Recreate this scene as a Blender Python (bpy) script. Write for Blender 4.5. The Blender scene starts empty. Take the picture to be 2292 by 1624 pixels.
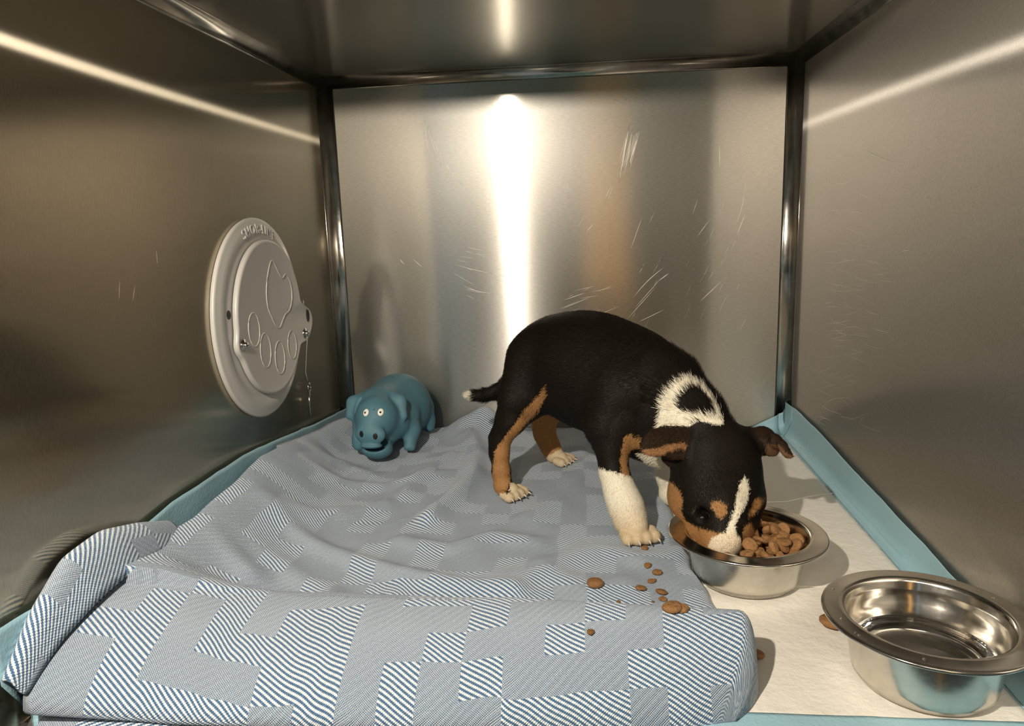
import bpy, math, random
import numpy as np
from mathutils import Vector, Matrix
sc = bpy.context.scene
COL = sc.collection

# ------------------------------------------------------------------ camera
W, D, H = 0.61, 0.645, 0.48            # inside of the steel kennel: x 0..W, y -D..0, z 0..H
CAM = np.array([0.344894, -0.995642, 0.291275]); YAW, PITCH, ROLL, FPX = -0.1036, -0.1899, -0.0315, 1663.83
cy, sy, cp, sp = math.cos(YAW), math.sin(YAW), math.cos(PITCH), math.sin(PITCH)
FW = np.array([sy*cp, cy*cp, sp]); R0 = np.array([cy, -sy, 0.0]); U0 = np.cross(R0, FW)
RT = math.cos(ROLL)*R0 + math.sin(ROLL)*U0; UP = -math.sin(ROLL)*R0 + math.cos(ROLL)*U0
cd = bpy.data.cameras.new('camera'); cam = bpy.data.objects.new('camera', cd); COL.objects.link(cam)
m = Matrix.Identity(4)
for i in range(3):
    m[i][0] = RT[i]; m[i][1] = UP[i]; m[i][2] = -FW[i]; m[i][3] = CAM[i]
cam.matrix_world = m
cd.sensor_fit = 'HORIZONTAL'; cd.sensor_width = 36; cd.lens = FPX/2292*36; cd.clip_start = 0.01; cd.clip_end = 100
sc.camera = cam
def at(px, py, val, axis=1):            # the point of the plane (axis = val) that lies behind a pixel of the photograph
    d = FW*FPX + RT*(px-1146) - UP*(py-812)
    return CAM + d*((val-CAM[axis])/d[axis])
def pxm(P):                             # metres per pixel at a point
    return float((np.asarray(P)-CAM) @ FW)/FPX
def proj(P):
    d = np.asarray(P)-CAM; z = d @ FW
    return 1146+FPX*(d @ RT)/z, 812-FPX*(d @ UP)/z

# ------------------------------------------------------------------ view, world, lamp
sc.view_settings.view_transform = 'Standard'; sc.view_settings.look = 'None'
sc.view_settings.gamma = 1; sc.view_settings.use_curve_mapping = False
sc.view_settings.exposure = 0.0
sc.cycles.max_bounces = 12; sc.cycles.glossy_bounces = 8; sc.cycles.sample_clamp_indirect = 6
sc.cycles.blur_glossy = 0.3
WORLD_STRENGTH = .6
world = bpy.data.worlds.new('room'); sc.world = world; world.use_nodes = True
wn, wl = world.node_tree.nodes, world.node_tree.links
bg = wn['Background']; bg.inputs[1].default_value = WORLD_STRENGTH
tc = wn.new('ShaderNodeTexCoord'); sx = wn.new('ShaderNodeSeparateXYZ'); wl.new(tc.outputs['Generated'], sx.inputs[0])
ng = wn.new('ShaderNodeMath'); ng.operation = 'MULTIPLY'; ng.inputs[1].default_value = -1; wl.new(sx.outputs[1], ng.inputs[0])
az = wn.new('ShaderNodeMath'); az.operation = 'ARCTAN2'; wl.new(sx.outputs[0], az.inputs[0]); wl.new(ng.outputs[0], az.inputs[1])
mr = wn.new('ShaderNodeMapRange'); mr.inputs[1].default_value = -1; mr.inputs[2].default_value = 1; wl.new(az.outputs[0], mr.inputs[0])
def ramp(nodes, stops, interp='LINEAR'):
    r = nodes.new('ShaderNodeValToRGB'); r.color_ramp.interpolation = interp
    e = r.color_ramp.elements
    while len(e) < len(stops): e.new(0.5)
    for k, (p, c) in enumerate(stops):
        e[k].position = p; e[k].color = (*c, 1)
    return r
A = lambda a: (a+1)/2
# the room seen through the open kennel front, by compass direction (0 = straight out of the kennel)
rz = ramp(wn, [(A(-1), (.20, .18, .15)), (A(-.45), (.26, .235, .20)), (A(-.27), (.26, .24, .21)), (A(-.235), (.13, .125, .12)),
               (A(-.215), (.16, .16, .16)), (A(-.20), (.48, .62, .72)), (A(-.165), (.48, .62, .72)), (A(-.15), (.11, .10, .09)), (A(-.03), (.14, .13, .115)),
               (A(-.008), (.17, .155, .12)), (A(.0), (2.3, 1.25, .38)), (A(.052), (2.3, 1.25, .38)), (A(.060), (.12, .10, .07)),
               (A(.17), (.10, .08, .055)), (A(.26), (.10, .085, .06)), (A(.6), (.17, .15, .12)), (A(1), (.20, .18, .15))])
wl.new(mr.outputs[0], rz.inputs[0])
# height: darker under the counter line, ceiling pale
mz = wn.new('ShaderNodeMapRange'); mz.inputs[1].default_value = -1; mz.inputs[2].default_value = 1; wl.new(sx.outputs[2], mz.inputs[0])
rh = ramp(wn, [(0, (.25, .24, .22)), (.30, (.35, .34, .31)), (.46, (.75, .75, .75)), (.52, (1, 1, 1)), (.62, (1.1, 1.1, 1.1)), (.75, (1.1, 1.07, 1.0)), (1, (1.3, 1.25, 1.15))])
wl.new(mz.outputs[0], rh.inputs[0])
mm = wn.new('ShaderNodeMix'); mm.data_type = 'RGBA'; mm.blend_type = 'MULTIPLY'; mm.inputs[0].default_value = 1
wl.new(rz.outputs[0], mm.inputs[6]); wl.new(rh.outputs[0], mm.inputs[7])
# blue-green scrubs of the person standing at the kennel, low in front
rt = ramp(wn, [(0, (0, 0, 0)), (.18, (0, 0, 0)), (.22, (1, 1, 1)), (.44, (1, 1, 1)), (.47, (0, 0, 0)), (1, (0, 0, 0))]); wl.new(mz.outputs[0], rt.inputs[0])
rs = ramp(wn, [(0, (0, 0, 0)), (A(-.35), (0, 0, 0)), (A(-.32), (1, 1, 1)), (A(.75), (1, 1, 1)), (A(.8), (0, 0, 0)), (1, (0, 0, 0))]); wl.new(mr.outputs[0], rs.inputs[0])
mt = wn.new('ShaderNodeMath'); mt.operation = 'MULTIPLY'; wl.new(rt.outputs[0], mt.inputs[0]); wl.new(rs.outputs[0], mt.inputs[1])
m2 = wn.new('ShaderNodeMix'); m2.data_type = 'RGBA'; wl.new(mt.outputs[0], m2.inputs[0]); wl.new(mm.outputs[2], m2.inputs[6]); m2.inputs[7].default_value = (.11, .19, .17, 1)
wl.new(m2.outputs[2], bg.inputs[0])

ld = bpy.data.lights.new('exam_lamp', 'POINT'); ld.energy = 23; ld.shadow_soft_size = 0.007; ld.color = (1, .90, .76)
lo = bpy.data.objects.new('exam_lamp', ld); lo.location = (0.15, -1.0, 0.503); COL.objects.link(lo)
ad = bpy.data.lights.new('room_fill_light', 'AREA'); ad.energy = 6; ad.shape = 'RECTANGLE'; ad.size = 1.2; ad.size_y = .3; ad.color = (1, .93, .82)  # unseen overhead fill, added to give soft ambient light
ao = bpy.data.objects.new('room_fill_light', ad); ao.location = (0.35, -2.3, 1.5); COL.objects.link(ao)
ao.rotation_euler = Vector((0, 2.0, -1.4)).to_track_quat('-Z', 'Y').to_euler()

# ------------------------------------------------------------------ helpers
def tag(o, label=None, cat=None, group=None, kind=None):
    if label: o['label'] = label
    if cat: o['category'] = cat
    if group: o['group'] = group
    if kind: o['kind'] = kind
    return o
def empty(name, loc=(0, 0, 0)):
    o = bpy.data.objects.new(name, None); o.empty_display_size = .02; o.location = loc; COL.objects.link(o); return o
def mk(name, V, F, mat=None, parent=None, smooth=True, loc=None):
    me = bpy.data.meshes.new(name); me.from_pydata([tuple(map(float, v)) for v in V], [], [tuple(map(int, f)) for f in F]); me.update()
    if smooth: me.polygons.foreach_set('use_smooth', [True]*len(me.polygons))
    if mat: me.materials.append(mat)
    o = bpy.data.objects.new(name, me); COL.objects.link(o)
    if loc is not None: o.location = loc
    if parent: o.parent = parent; o.matrix_parent_inverse = Matrix.Translation(-Vector(parent.location))
    return o
class MB:
    def __init__(s): s.V = []; s.F = []
    def add(s, V, F):
        n = len(s.V); s.V += [tuple(v) for v in V]; s.F += [tuple(i+n for i in f) for f in F]; return s
    def box(s, a, b):
        x0, y0, z0 = a; x1, y1, z1 = b
        return s.add([(x0,y0,z0),(x1,y0,z0),(x1,y1,z0),(x0,y1,z0),(x0,y0,z1),(x1,y0,z1),(x1,y1,z1),(x0,y1,z1)],
                     [(0,3,2,1),(4,5,6,7),(0,1,5,4),(1,2,6,5),(2,3,7,6),(3,0,4,7)])
    def tube(s, pts, r, n=10, closed=False):
        pts = [Vector(p) for p in pts]; N = len(pts); rr = r if hasattr(r, '__len__') else [r]*N
        V = []
        for i, p in enumerate(pts):
            a = pts[(i-1) % N] if (closed or i) else p; b = pts[(i+1) % N] if (closed or i < N-1) else p
            t = (b-a).normalized(); q = Vector((0, 0, 1)) if abs(t.z) < .9 else Vector((1, 0, 0))
            u = t.cross(q).normalized(); v = t.cross(u)
            V += [p+(u*math.cos(2*math.pi*k/n)+v*math.sin(2*math.pi*k/n))*rr[i] for k in range(n)]
        F = [(i*n+k, i*n+(k+1) % n, ((i+1) % N)*n+(k+1) % n, ((i+1) % N)*n+k) for i in range(N if closed else N-1) for k in range(n)]
        if not closed: F += [tuple(range(n))[::-1], tuple((N-1)*n+k for k in range(n))]
        return s.add(V, F)
    def build(s, name, mat, parent=None, smooth=True): return mk(name, s.V, s.F, mat, parent, smooth)
def lathe(prof, n=96, c=(0, 0, 0)):
    V = [(c[0]+r*math.cos(2*math.pi*k/n), c[1]+r*math.sin(2*math.pi*k/n), c[2]+z) for r, z in prof for k in range(n)]
    F = [(i*n+k, i*n+(k+1) % n, (i+1)*n+(k+1) % n, (i+1)*n+k) for i in range(len(prof)-1) for k in range(n)]
    return V, F

def mat(name, base=(.5,.5,.5), rough=.5, metal=0.0, **kw):
    M = bpy.data.materials.new(name); M.use_nodes = True; b = M.node_tree.nodes['Principled BSDF']
    b.inputs['Base Color'].default_value = (*base, 1); b.inputs['Roughness'].default_value = rough; b.inputs['Metallic'].default_value = metal
    for k, v in kw.items(): b.inputs[k.replace('_', ' ')].default_value = v
    return M
def nd(M, t, **kw):
    n = M.node_tree.nodes.new(t)
    for k, v in kw.items(): setattr(n, k, v)
    return n
def math_(M, op, a, b=None, c=None):
    n = nd(M, 'ShaderNodeMath', operation=op)
    for i, x in enumerate((a, b, c)):
        if x is None: continue
        if isinstance(x, (int, float)): n.inputs[i].default_value = x
        else: M.node_tree.links.new(x, n.inputs[i])
    return n.outputs[0]
def noise(M, scale, detail=3, vec=None, stretch=None, rough=.5):
    L = M.node_tree.links
    if vec is None:
        t = nd(M, 'ShaderNodeTexCoord'); vec = t.outputs['Object']
    if stretch:
        mp = nd(M, 'ShaderNodeMapping'); mp.inputs['Scale'].default_value = stretch; L.new(vec, mp.inputs[0]); vec = mp.outputs[0]
    n = nd(M, 'ShaderNodeTexNoise'); n.inputs['Scale'].default_value = scale; n.inputs['Detail'].default_value = detail
    n.inputs['Roughness'].default_value = rough; L.new(vec, n.inputs['Vector']); return n.outputs['Fac']
def bump(M, h, dist, strength=1.0):
    b = nd(M, 'ShaderNodeBump'); b.inputs['Distance'].default_value = dist; b.inputs['Strength'].default_value = strength
    M.node_tree.links.new(h, b.inputs['Height']); M.node_tree.links.new(b.outputs[0], M.node_tree.nodes['Principled BSDF'].inputs['Normal'])
def maprange(M, v, a, b, c, d):
    n = nd(M, 'ShaderNodeMapRange'); M.node_tree.links.new(v, n.inputs[0])
    for i, x in enumerate((a, b, c, d)): n.inputs[i+1].default_value = x
    return n.outputs[0]
def mixc(M, f, a, b):
    n = nd(M, 'ShaderNodeMix', data_type='RGBA'); L = M.node_tree.links
    L.new(f, n.inputs[0]) if not isinstance(f, (int, float)) else setattr(n.inputs[0], 'default_value', f)
    for s, x in ((6, a), (7, b)):
        if isinstance(x, tuple): n.inputs[s].default_value = (*x, 1)
        else: L.new(x, n.inputs[s])
    return n.outputs[2]

def steel(name, base=(.60, .56, .50), rough=.33, aniso=.8, tangent=(0, 0, 1), streak=(1, 1, 1), amp=.08, bmp=.00001, mix=0, rough2=.55, brush=0, glow=False, lobes=None):
    M = mat(name, base, rough, 1.0); b = M.node_tree.nodes['Principled BSDF']; L = M.node_tree.links
    if aniso:
        b.inputs['Anisotropic'].default_value = aniso
        c = nd(M, 'ShaderNodeCombineXYZ')
        for i in range(3): c.inputs[i].default_value = tangent[i]
        L.new(c.outputs[0], b.inputs['Tangent'])
    f = noise(M, 60, 5, stretch=streak, rough=.7); g = noise(M, 3, 2)
    r = math_(M, 'ADD', maprange(M, f, .3, .7, rough-amp, rough+amp), maprange(M, g, .3, .7, -.015, .015))
    L.new(r, b.inputs['Roughness'])
    k = math_(M, 'ADD', maprange(M, f, .3, .7, .84, 1.10), maprange(M, g, .3, .7, -.04, .04))
    mc = nd(M, 'ShaderNodeMix', data_type='RGBA', blend_type='MULTIPLY'); mc.inputs[0].default_value = 1; mc.inputs[6].default_value = (*base, 1)
    L.new(k, mc.inputs[7]); L.new(mc.outputs[2], b.inputs['Base Color'])
    if bmp: bump(M, f, bmp)
    if mix:                                   # the fine criss-cross wear scatters part of the light widely
        b2 = nd(M, 'ShaderNodeBsdfPrincipled'); b2.inputs['Metallic'].default_value = 1; b2.inputs['Roughness'].default_value = rough2
        L.new(mc.outputs[2], b2.inputs['Base Color']); ms = nd(M, 'ShaderNodeMixShader'); ms.inputs[0].default_value = mix
        L.new(b.outputs[0], ms.inputs[1]); L.new(b2.outputs[0], ms.inputs[2])
        o_ = ms.outputs[0]
        if glow:                              # long shallow grooves: light smeared along one direction
            gg = nd(M, 'ShaderNodeBsdfAnisotropic'); gg.inputs['Roughness'].default_value = .38; gg.inputs['Anisotropy'].default_value = -.78
            L.new(c.outputs[0], gg.inputs['Tangent']); L.new(mc.outputs[2], gg.inputs['Color']); L.new(gg.outputs[0], ms.inputs[1])
        if brush:                             # the long grooves of the brushed finish
            g2 = nd(M, 'ShaderNodeBsdfAnisotropic'); g2.inputs['Roughness'].default_value = .17; g2.inputs['Anisotropy'].default_value = -.94
            L.new(c.outputs[0], g2.inputs['Tangent']); L.new(mc.outputs[2], g2.inputs['Color'])
            m3 = nd(M, 'ShaderNodeMixShader'); m3.inputs[0].default_value = brush; L.new(o_, m3.inputs[1]); L.new(g2.outputs[0], m3.inputs[2]); o_ = m3.outputs[0]
        if lobes:                             # a brushed sheet scatters light at several widths at once: (weight, roughness, anisotropy)
            tot = 0; o_ = None
            for w_, r_, a_ in lobes:
                gl = nd(M, 'ShaderNodeBsdfAnisotropic'); gl.inputs['Roughness'].default_value = r_; gl.inputs['Anisotropy'].default_value = a_
                L.new(c.outputs[0], gl.inputs['Tangent']); L.new(mc.outputs[2], gl.inputs['Color'])
                if M.node_tree.nodes.get('Bump'): L.new(M.node_tree.nodes['Bump'].outputs[0], gl.inputs['Normal'])
                tot += w_
                if o_ is None: o_ = gl.outputs[0]
                else:
                    mx = nd(M, 'ShaderNodeMixShader'); mx.inputs[0].default_value = w_/tot; L.new(o_, mx.inputs[1]); L.new(gl.outputs[0], mx.inputs[2]); o_ = mx.outputs[0]
        L.new(o_, M.node_tree.nodes['Material Output'].inputs[0])
    return M
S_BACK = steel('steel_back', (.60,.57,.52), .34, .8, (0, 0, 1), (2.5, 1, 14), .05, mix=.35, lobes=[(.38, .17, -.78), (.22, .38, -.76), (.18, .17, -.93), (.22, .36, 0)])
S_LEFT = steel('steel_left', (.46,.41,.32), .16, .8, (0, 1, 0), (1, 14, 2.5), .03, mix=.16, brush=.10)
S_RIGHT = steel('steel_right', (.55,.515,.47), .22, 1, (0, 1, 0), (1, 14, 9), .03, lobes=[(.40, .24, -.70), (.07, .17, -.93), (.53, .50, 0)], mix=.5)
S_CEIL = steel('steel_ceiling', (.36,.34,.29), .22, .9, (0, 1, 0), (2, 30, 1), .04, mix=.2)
S_FLOOR = steel('steel_floor', (.60,.56,.51), .4, .0)
S_SEAM = steel('steel_seam', (.62,.59,.54), .20, .0, amp=.04, bmp=0)

# ------------------------------------------------------------------ the kennel
def struct(name, mb, M, smooth=False): o = mb.build(name, M, None, smooth); o['kind'] = 'structure'; return o
T = .012
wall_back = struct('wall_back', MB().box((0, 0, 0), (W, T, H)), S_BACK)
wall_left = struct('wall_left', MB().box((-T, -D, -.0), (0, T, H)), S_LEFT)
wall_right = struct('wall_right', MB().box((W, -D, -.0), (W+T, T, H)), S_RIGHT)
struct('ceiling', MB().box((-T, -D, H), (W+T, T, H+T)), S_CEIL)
fl = MB()                                  # floor with a rolled front lip
prof = [(T, 0), (-.612, 0)] + [(-.612-.008*math.sin(a), -.008+.008*math.cos(a)) for a in np.linspace(0, math.pi/2, 7)[1:]] + \
       [(-.620, -.030), (-.612, -.034), (T, -.034)]
V = [(x, y, z) for x in (-T, W+T) for y, z in prof]; n = len(prof)
fl.add(V, [(i, i+1, n+i+1, n+i) for i in range(n-1)] + [tuple(range(n)), tuple(range(n, 2*n))[::-1]])
floor = struct('floor', fl, S_FLOOR)
struct('trim_9', MB().tube([(-T, -.631, -.022), (W+T, -.631, -.022)], .007, 16), S_SEAM, True)   # front rail under the lip

def cove(name, P0, P1, a, b, r=.010, n=10):      # welded, rounded inside corner between two sheets with inward directions a, b
    P0, P1, a, b = map(Vector, (P0, P1, a, b)); pr = []
    for k in range(n+1):
        t = math.pi/2*k/n; pr.append(a*r*(1-math.sin(t)) + b*r*(1-math.cos(t)))
    pr2 = [p*1.0 for p in pr] + [a*0+b*0]
    V = [P+q for P in (P0, P1) for q in pr2]; k = len(pr2)
    return struct(name, MB().add(V, [(i, i+1, k+i+1, k+i) for i in range(k-1)]+[(k-1, 0, k, 2*k-1), tuple(range(k))[::-1], tuple(range(k, 2*k))]), S_SEAM, True)
cove('trim_1', (0, 0, 0), (0, 0, H), (1, 0, 0), (0, -1, 0), .017)
cove('trim_2', (W, 0, 0), (W, 0, H), (-1, 0, 0), (0, -1, 0), .017)
cove('trim_3', (0, 0, H), (W, 0, H), (0, -1, 0), (0, 0, -1), .014)
cove('trim_4', (0, -D, H), (0, 0, H), (1, 0, 0), (0, 0, -1), .013)
cove('trim_5', (W, -D, H), (W, 0, H), (-1, 0, 0), (0, 0, -1), .013)
cove('trim_6', (0, 0, 0), (W, 0, 0), (0, -1, 0), (0, 0, 1), .008)
cove('trim_7', (0, -.60, 0), (0, 0, 0), (1, 0, 0), (0, 0, 1), .008)
cove('trim_8', (W, -.60, 0), (W, 0, 0), (-1, 0, 0), (0, 0, 1), .008)
S_SCR = mat('scratch_steel', (.82, .78, .70), .45, 1.0)
def scratches(parent, axis, val, sgn, segs, seed):     # shallow scratches in a sheet: raised burrs a tenth of a millimetre thick
    rnd = random.Random(seed); mb = MB()
    for (x0, y0, x1, y1, wpx, bend) in segs:
        pts = []
        for k in range(9):
            t = k/8; bx = bend*math.sin(math.pi*t)
            dx, dy = x1-x0, y1-y0; L = math.hypot(dx, dy)
            P = at(x0+dx*t-dy/L*bx, y0+dy*t+dx/L*bx, val, axis); P[axis] += sgn*.00005; pts.append(P)
        w = wpx*.34*pxm(pts[4]); rr = [max(w*math.sin(math.pi*(.06+.88*k/8)), .00004) for k in range(9)]
        n0 = len(mb.V); mb.tube(pts, rr, 6)
        for i in range(n0, len(mb.V)):
            v = list(mb.V[i]); v[axis] = val + sgn*.0001 + (v[axis]-val-sgn*.0001)*.25; mb.V[i] = tuple(v)
    return mb.build('scratches', S_SCR, parent)
r = random.Random(4); seg = []
for k in range(16):                                   # the bright double bundle of strokes
    x = 1402+r.uniform(0, 30); y = 285+r.uniform(0, 25); seg.append((x, y, x-r.uniform(14, 24), y+r.uniform(50, 100), r.uniform(.8, 1.6), r.uniform(-2, 2)))
for s in [(1408,280,1385,410,2.4,0),(950,268,962,352,1.6,1),(956,280,988,372,1.8,2),(960,286,1036,416,1.5,9),(946,290,950,345,1.2,0),(970,330,1037,414,1.0,3),
          (1292,510,1310,480,1.2,0),(1310,520,1330,500,1.6,0),(1352,449,1370,412,1.4,0),(1360,448,1373,415,1.2,0),(1262,436,1278,400,1.4,0),(1250,433,1262,395,1.0,0),
          (1416,667,1490,595,2.0,-4),(1420,690,1480,622,1.4,0),(1475,628,1496,612,2.6,0),(1400,718,1470,640,1.2,0),(1565,676,1616,628,1.6,0),(1410,563,1437,486,1.4,0),
          (1560,530,1588,492,1.4,0),(1648,530,1668,478,1.6,0),(1610,325,1611,375,1.2,0),(1655,380,1668,430,1,-6),(1666,430,1648,500,1.2,-3),(1550,480,1562,445,1,0),
          (1430,720,1488,692,1.4,0),(895,580,905,592,1.8,0),(925,580,945,598,1.4,0),(1010,608,1065,640,1.2,0),(1033,637,1105,657,1.8,4),(1015,590,1104,612,1.4,2),
          (1040,552,1100,565,1.2,0),(1210,715,1300,690,1.2,0),(1260,672,1310,655,1.6,0),(1255,692,1320,665,1.4,0),(1240,745,1330,700,1.0,0),(1180,590,1192,588,1.6,0)]: seg.append(s)
for k in range(14):
    x = r.uniform(1020, 1110); y = r.uniform(555, 660); seg.append((x, y, x+r.uniform(15, 50), y+r.uniform(2, 14), .9, 0))
for k in range(22):
    x = r.uniform(1420, 1680); y = r.uniform(430, 720); L = r.uniform(12, 45); seg.append((x, y, x-L*.5, y+L, r.uniform(.5, 1.0), r.uniform(-2, 2)))
for k in range(10):
    x = r.uniform(1240, 1340); y = r.uniform(640, 720); seg.append((x, y, x+r.uniform(10, 60), y-r.uniform(5, 25), .8, 0))
scratches(wall_back, 1, 0, -1, seg, 1)
seg = []
for k in range(60):
    x = 1840+abs(r.gauss(0, 55)); y = r.uniform(560, 800)+ (r.uniform(-180, 0) if k % 4 == 0 else 0); L = r.uniform(20, 60); seg.append((x, y, x+L, y+r.uniform(-12, 22), r.uniform(.4, .8), r.uniform(-6, 6)))
for k in range(26):
    x = 1815+abs(r.gauss(0, 60)); y = r.uniform(800, 950); L = r.uniform(20, 60); a = r.uniform(-.9, .9); seg.append((x, y, x+L*math.cos(a), y+L*math.sin(a), r.uniform(.4, .7), r.uniform(-5, 5)))
seg += [(1930,330,2000,362,1.4,3),(1840,355,1900,348,1,2),(1860,800,1890,860,1,3),(1950,345,1985,357,1,0)]
scratches(wall_right, 0, W, -1, seg, 2)
seg = [(302,640,297,672,1.2,0),(268,630,266,668,.6,0),(350,560,352,590,.8,0)]
scratches(wall_left, 0, 0, 1, seg, 3)

# ------------------------------------------------------------------ implicit-surface modelling (smooth unions -> one continuous mesh)
class SDF:
    def __init__(s, lo, hi, h):
        s.lo = np.array(lo, float); s.h = h; s.n = np.ceil((np.array(hi)-s.lo)/h).astype(int)+1
        s.F = np.full(s.n, .2, np.float32); s.T = np.zeros(s.n, np.int16); s.B = np.full(s.n, 1e3, np.float32)
        s.ax = [s.lo[i]+h*np.arange(s.n[i]) for i in range(3)]
    def region(s, a, b):
        i0 = np.clip(np.floor((a-s.lo)/s.h).astype(int), 0, s.n-1); i1 = np.clip(np.ceil((b-s.lo)/s.h).astype(int)+1, 1, s.n)
        sl = tuple(slice(i0[k], i1[k]) for k in range(3))
        X = np.stack(np.meshgrid(*[s.ax[k][sl[k]] for k in range(3)], indexing='ij'), -1); return sl, X
    def put(s, a, b, fn, k, op, tg, bias=0.0):
        pad = k+3*s.h; sl, X = s.region(np.minimum(a, b)-pad, np.maximum(a, b)+pad)
        if X.size == 0: return
        d = fn(X).astype(np.float32); F = s.F[sl]
        if op == 'add':
            hh = np.clip(.5+.5*(F-d)/k, 0, 1); s.F[sl] = F*(1-hh)+d*hh-k*hh*(1-hh)
            B = s.B[sl]; d = d+bias; mk_ = d < B; T_ = s.T[sl]; T_[mk_] = tg; s.T[sl] = T_; s.B[sl] = np.minimum(B, d)
        else:
            hh = np.clip(.5-.5*(F+d)/k, 0, 1); s.F[sl] = F*(1-hh)-d*hh+k*hh*(1-hh)
    def cap(s, p0, p1, r0, r1, k=.008, op='add', tg=0, sq=None, f=1.0):      # tapered capsule; sq = unit vector along which it is flattened by f
        p0 = np.array(p0, float); p1 = np.array(p1, float); c = (p0+p1)/2; rm = max(r0, r1)
        def fn(X):
            Y = X; a, b = p0, p1
            if sq is not None:
                q = np.array(sq, float); q /= np.linalg.norm(q); g = 1/f-1
                Y = X+((X-c)@q)[..., None]*q*g; a = p0+((p0-c)@q)*q*g; b = p1+((p1-c)@q)*q*g
            ba = b-a; L = ba@ba+1e-12; t = np.clip(((Y-a)@ba)/L, 0, 1)
            d = np.linalg.norm(Y-a-t[..., None]*ba, axis=-1)-(r0+(r1-r0)*t)
            return d*(f if sq is not None else 1)
        lo_ = np.minimum(p0, p1)-rm; hi_ = np.maximum(p0, p1)+rm; s.put(lo_, hi_, fn, k, op, tg, .0025 if (sq is not None and f < .6) else 0); return s
    def ell(s, c, r, k=.008, op='add', tg=0, ax=None):
        c = np.array(c, float); r = np.array(r, float); A_ = np.eye(3) if ax is None else np.array(ax, float)
        def fn(X):
            q = (X-c)@A_.T; k0 = np.linalg.norm(q/r, axis=-1); k1 = np.linalg.norm(q/(r*r), axis=-1)+1e-9; return k0*(k0-1)/k1
        rm = r.max(); s.put(c-rm, c+rm, fn, k, op, tg); return s
    def mesh(s):
        F = s.F; n = s.n; S_ = F < 0
        pos = np.zeros((*(n-1), 3)); cnt = np.zeros(n-1)
        cor = [(i, j, k) for i in (0, 1) for j in (0, 1) for k in (0, 1)]
        g = lambda A_, c: A_[c[0]:c[0]+n[0]-1, c[1]:c[1]+n[1]-1, c[2]:c[2]+n[2]-1]
        for a in cor:
            for ax in range(3):
                if a[ax]: continue
                b = list(a); b[ax] = 1; b = tuple(b)
                cr = g(S_, a) != g(S_, b); fa = g(F, a)[cr]; fb = g(F, b)[cr]; t = fa/(fa-fb)
                P = np.tile(np.array(a, float), (len(t), 1)); P[:, ax] += t; pos[cr] += P; cnt[cr] += 1
        act = cnt > 0; idx = -np.ones(n-1, int); idx[act] = np.arange(act.sum())
        I = np.argwhere(act); V = s.lo+(I+pos[act]/cnt[act][:, None])*s.h; Q = []
        for ax in range(3):
            o = [k for k in range(3) if k != ax]
            sl0 = [slice(1, n[k]-1) for k in range(3)]; sl1 = list(sl0); sl0[ax] = slice(0, n[ax]-1); sl1[ax] = slice(1, n[ax])
            A_ = S_[tuple(sl0)]; B_ = S_[tuple(sl1)]
            for flip, cr in ((0, A_ & ~B_), (1, ~A_ & B_)):
                E = np.argwhere(cr); off = np.array([0 if k == ax else 1 for k in range(3)]); E = E+off
                def cell(d1, d2):
                    e = E.copy(); e[:, o[0]] -= d1; e[:, o[1]] -= d2; return idx[e[:, 0], e[:, 1], e[:, 2]]
                q = np.stack([cell(1, 1), cell(0, 1), cell(0, 0), cell(1, 0)], 1)
                if (flip == 1) != (ax == 1): q = q[:, ::-1]
                Q.append(q)
        Tg = s.T[tuple(I.T)]
        return V, np.concatenate(Q), Tg
def smooth_verts(V, Q, it=2, lam=.5):
    E = np.concatenate([Q[:, [0, 1]], Q[:, [1, 2]], Q[:, [2, 3]], Q[:, [3, 0]]]); E = np.concatenate([E, E[:, ::-1]])
    c = np.bincount(E[:, 0], minlength=len(V))[:, None]
    for _ in range(it):
        for l in (lam, -lam*.9):
            A_ = np.stack([np.bincount(E[:, 0], V[E[:, 1], k], len(V)) for k in range(3)], 1)/c; V = V+(A_-V)*l
    return V
def fastmesh(name, V, Q, mat_=None, parent=None, colors=None):
    me = bpy.data.meshes.new(name); me.vertices.add(len(V)); me.vertices.foreach_set('co', np.asarray(V, np.float32).ravel())
    k = Q.shape[1]; me.loops.add(Q.size); me.loops.foreach_set('vertex_index', Q.astype(np.int32).ravel())
    me.polygons.add(len(Q)); me.polygons.foreach_set('loop_start', np.arange(0, Q.size, k, dtype=np.int32))
    me.update(calc_edges=True); me.validate()
    me.polygons.foreach_set('use_smooth', [True]*len(me.polygons))
    if colors is not None:
        ca = me.color_attributes.new('coat', 'FLOAT_COLOR', 'POINT')
        ca.data.foreach_set('color', np.concatenate([colors, np.ones((len(V), 1))], 1).astype(np.float32).ravel())
    if mat_: me.materials.append(mat_)
    o = bpy.data.objects.new(name, me); COL.objects.link(o)
    if parent: o.parent = parent; o.matrix_parent_inverse = Matrix.Translation(-Vector(parent.location))
    return o
def inpoly(x, y, P):
    r = np.zeros(x.shape, bool); n = len(P)
    for i in range(n):
        x0, y0 = P[i]; x1, y1 = P[(i+1) % n]
        if y0 == y1: continue
        c = ((y0 > y) != (y1 > y)) & (x < (x1-x0)*(y-y0)/(y1-y0)+x0); r ^= c
    return r
def projv(V):
    d = V-CAM; z = d@FW; return 1146+FPX*(d@RT)/z, 812-FPX*(d@UP)/z

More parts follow.
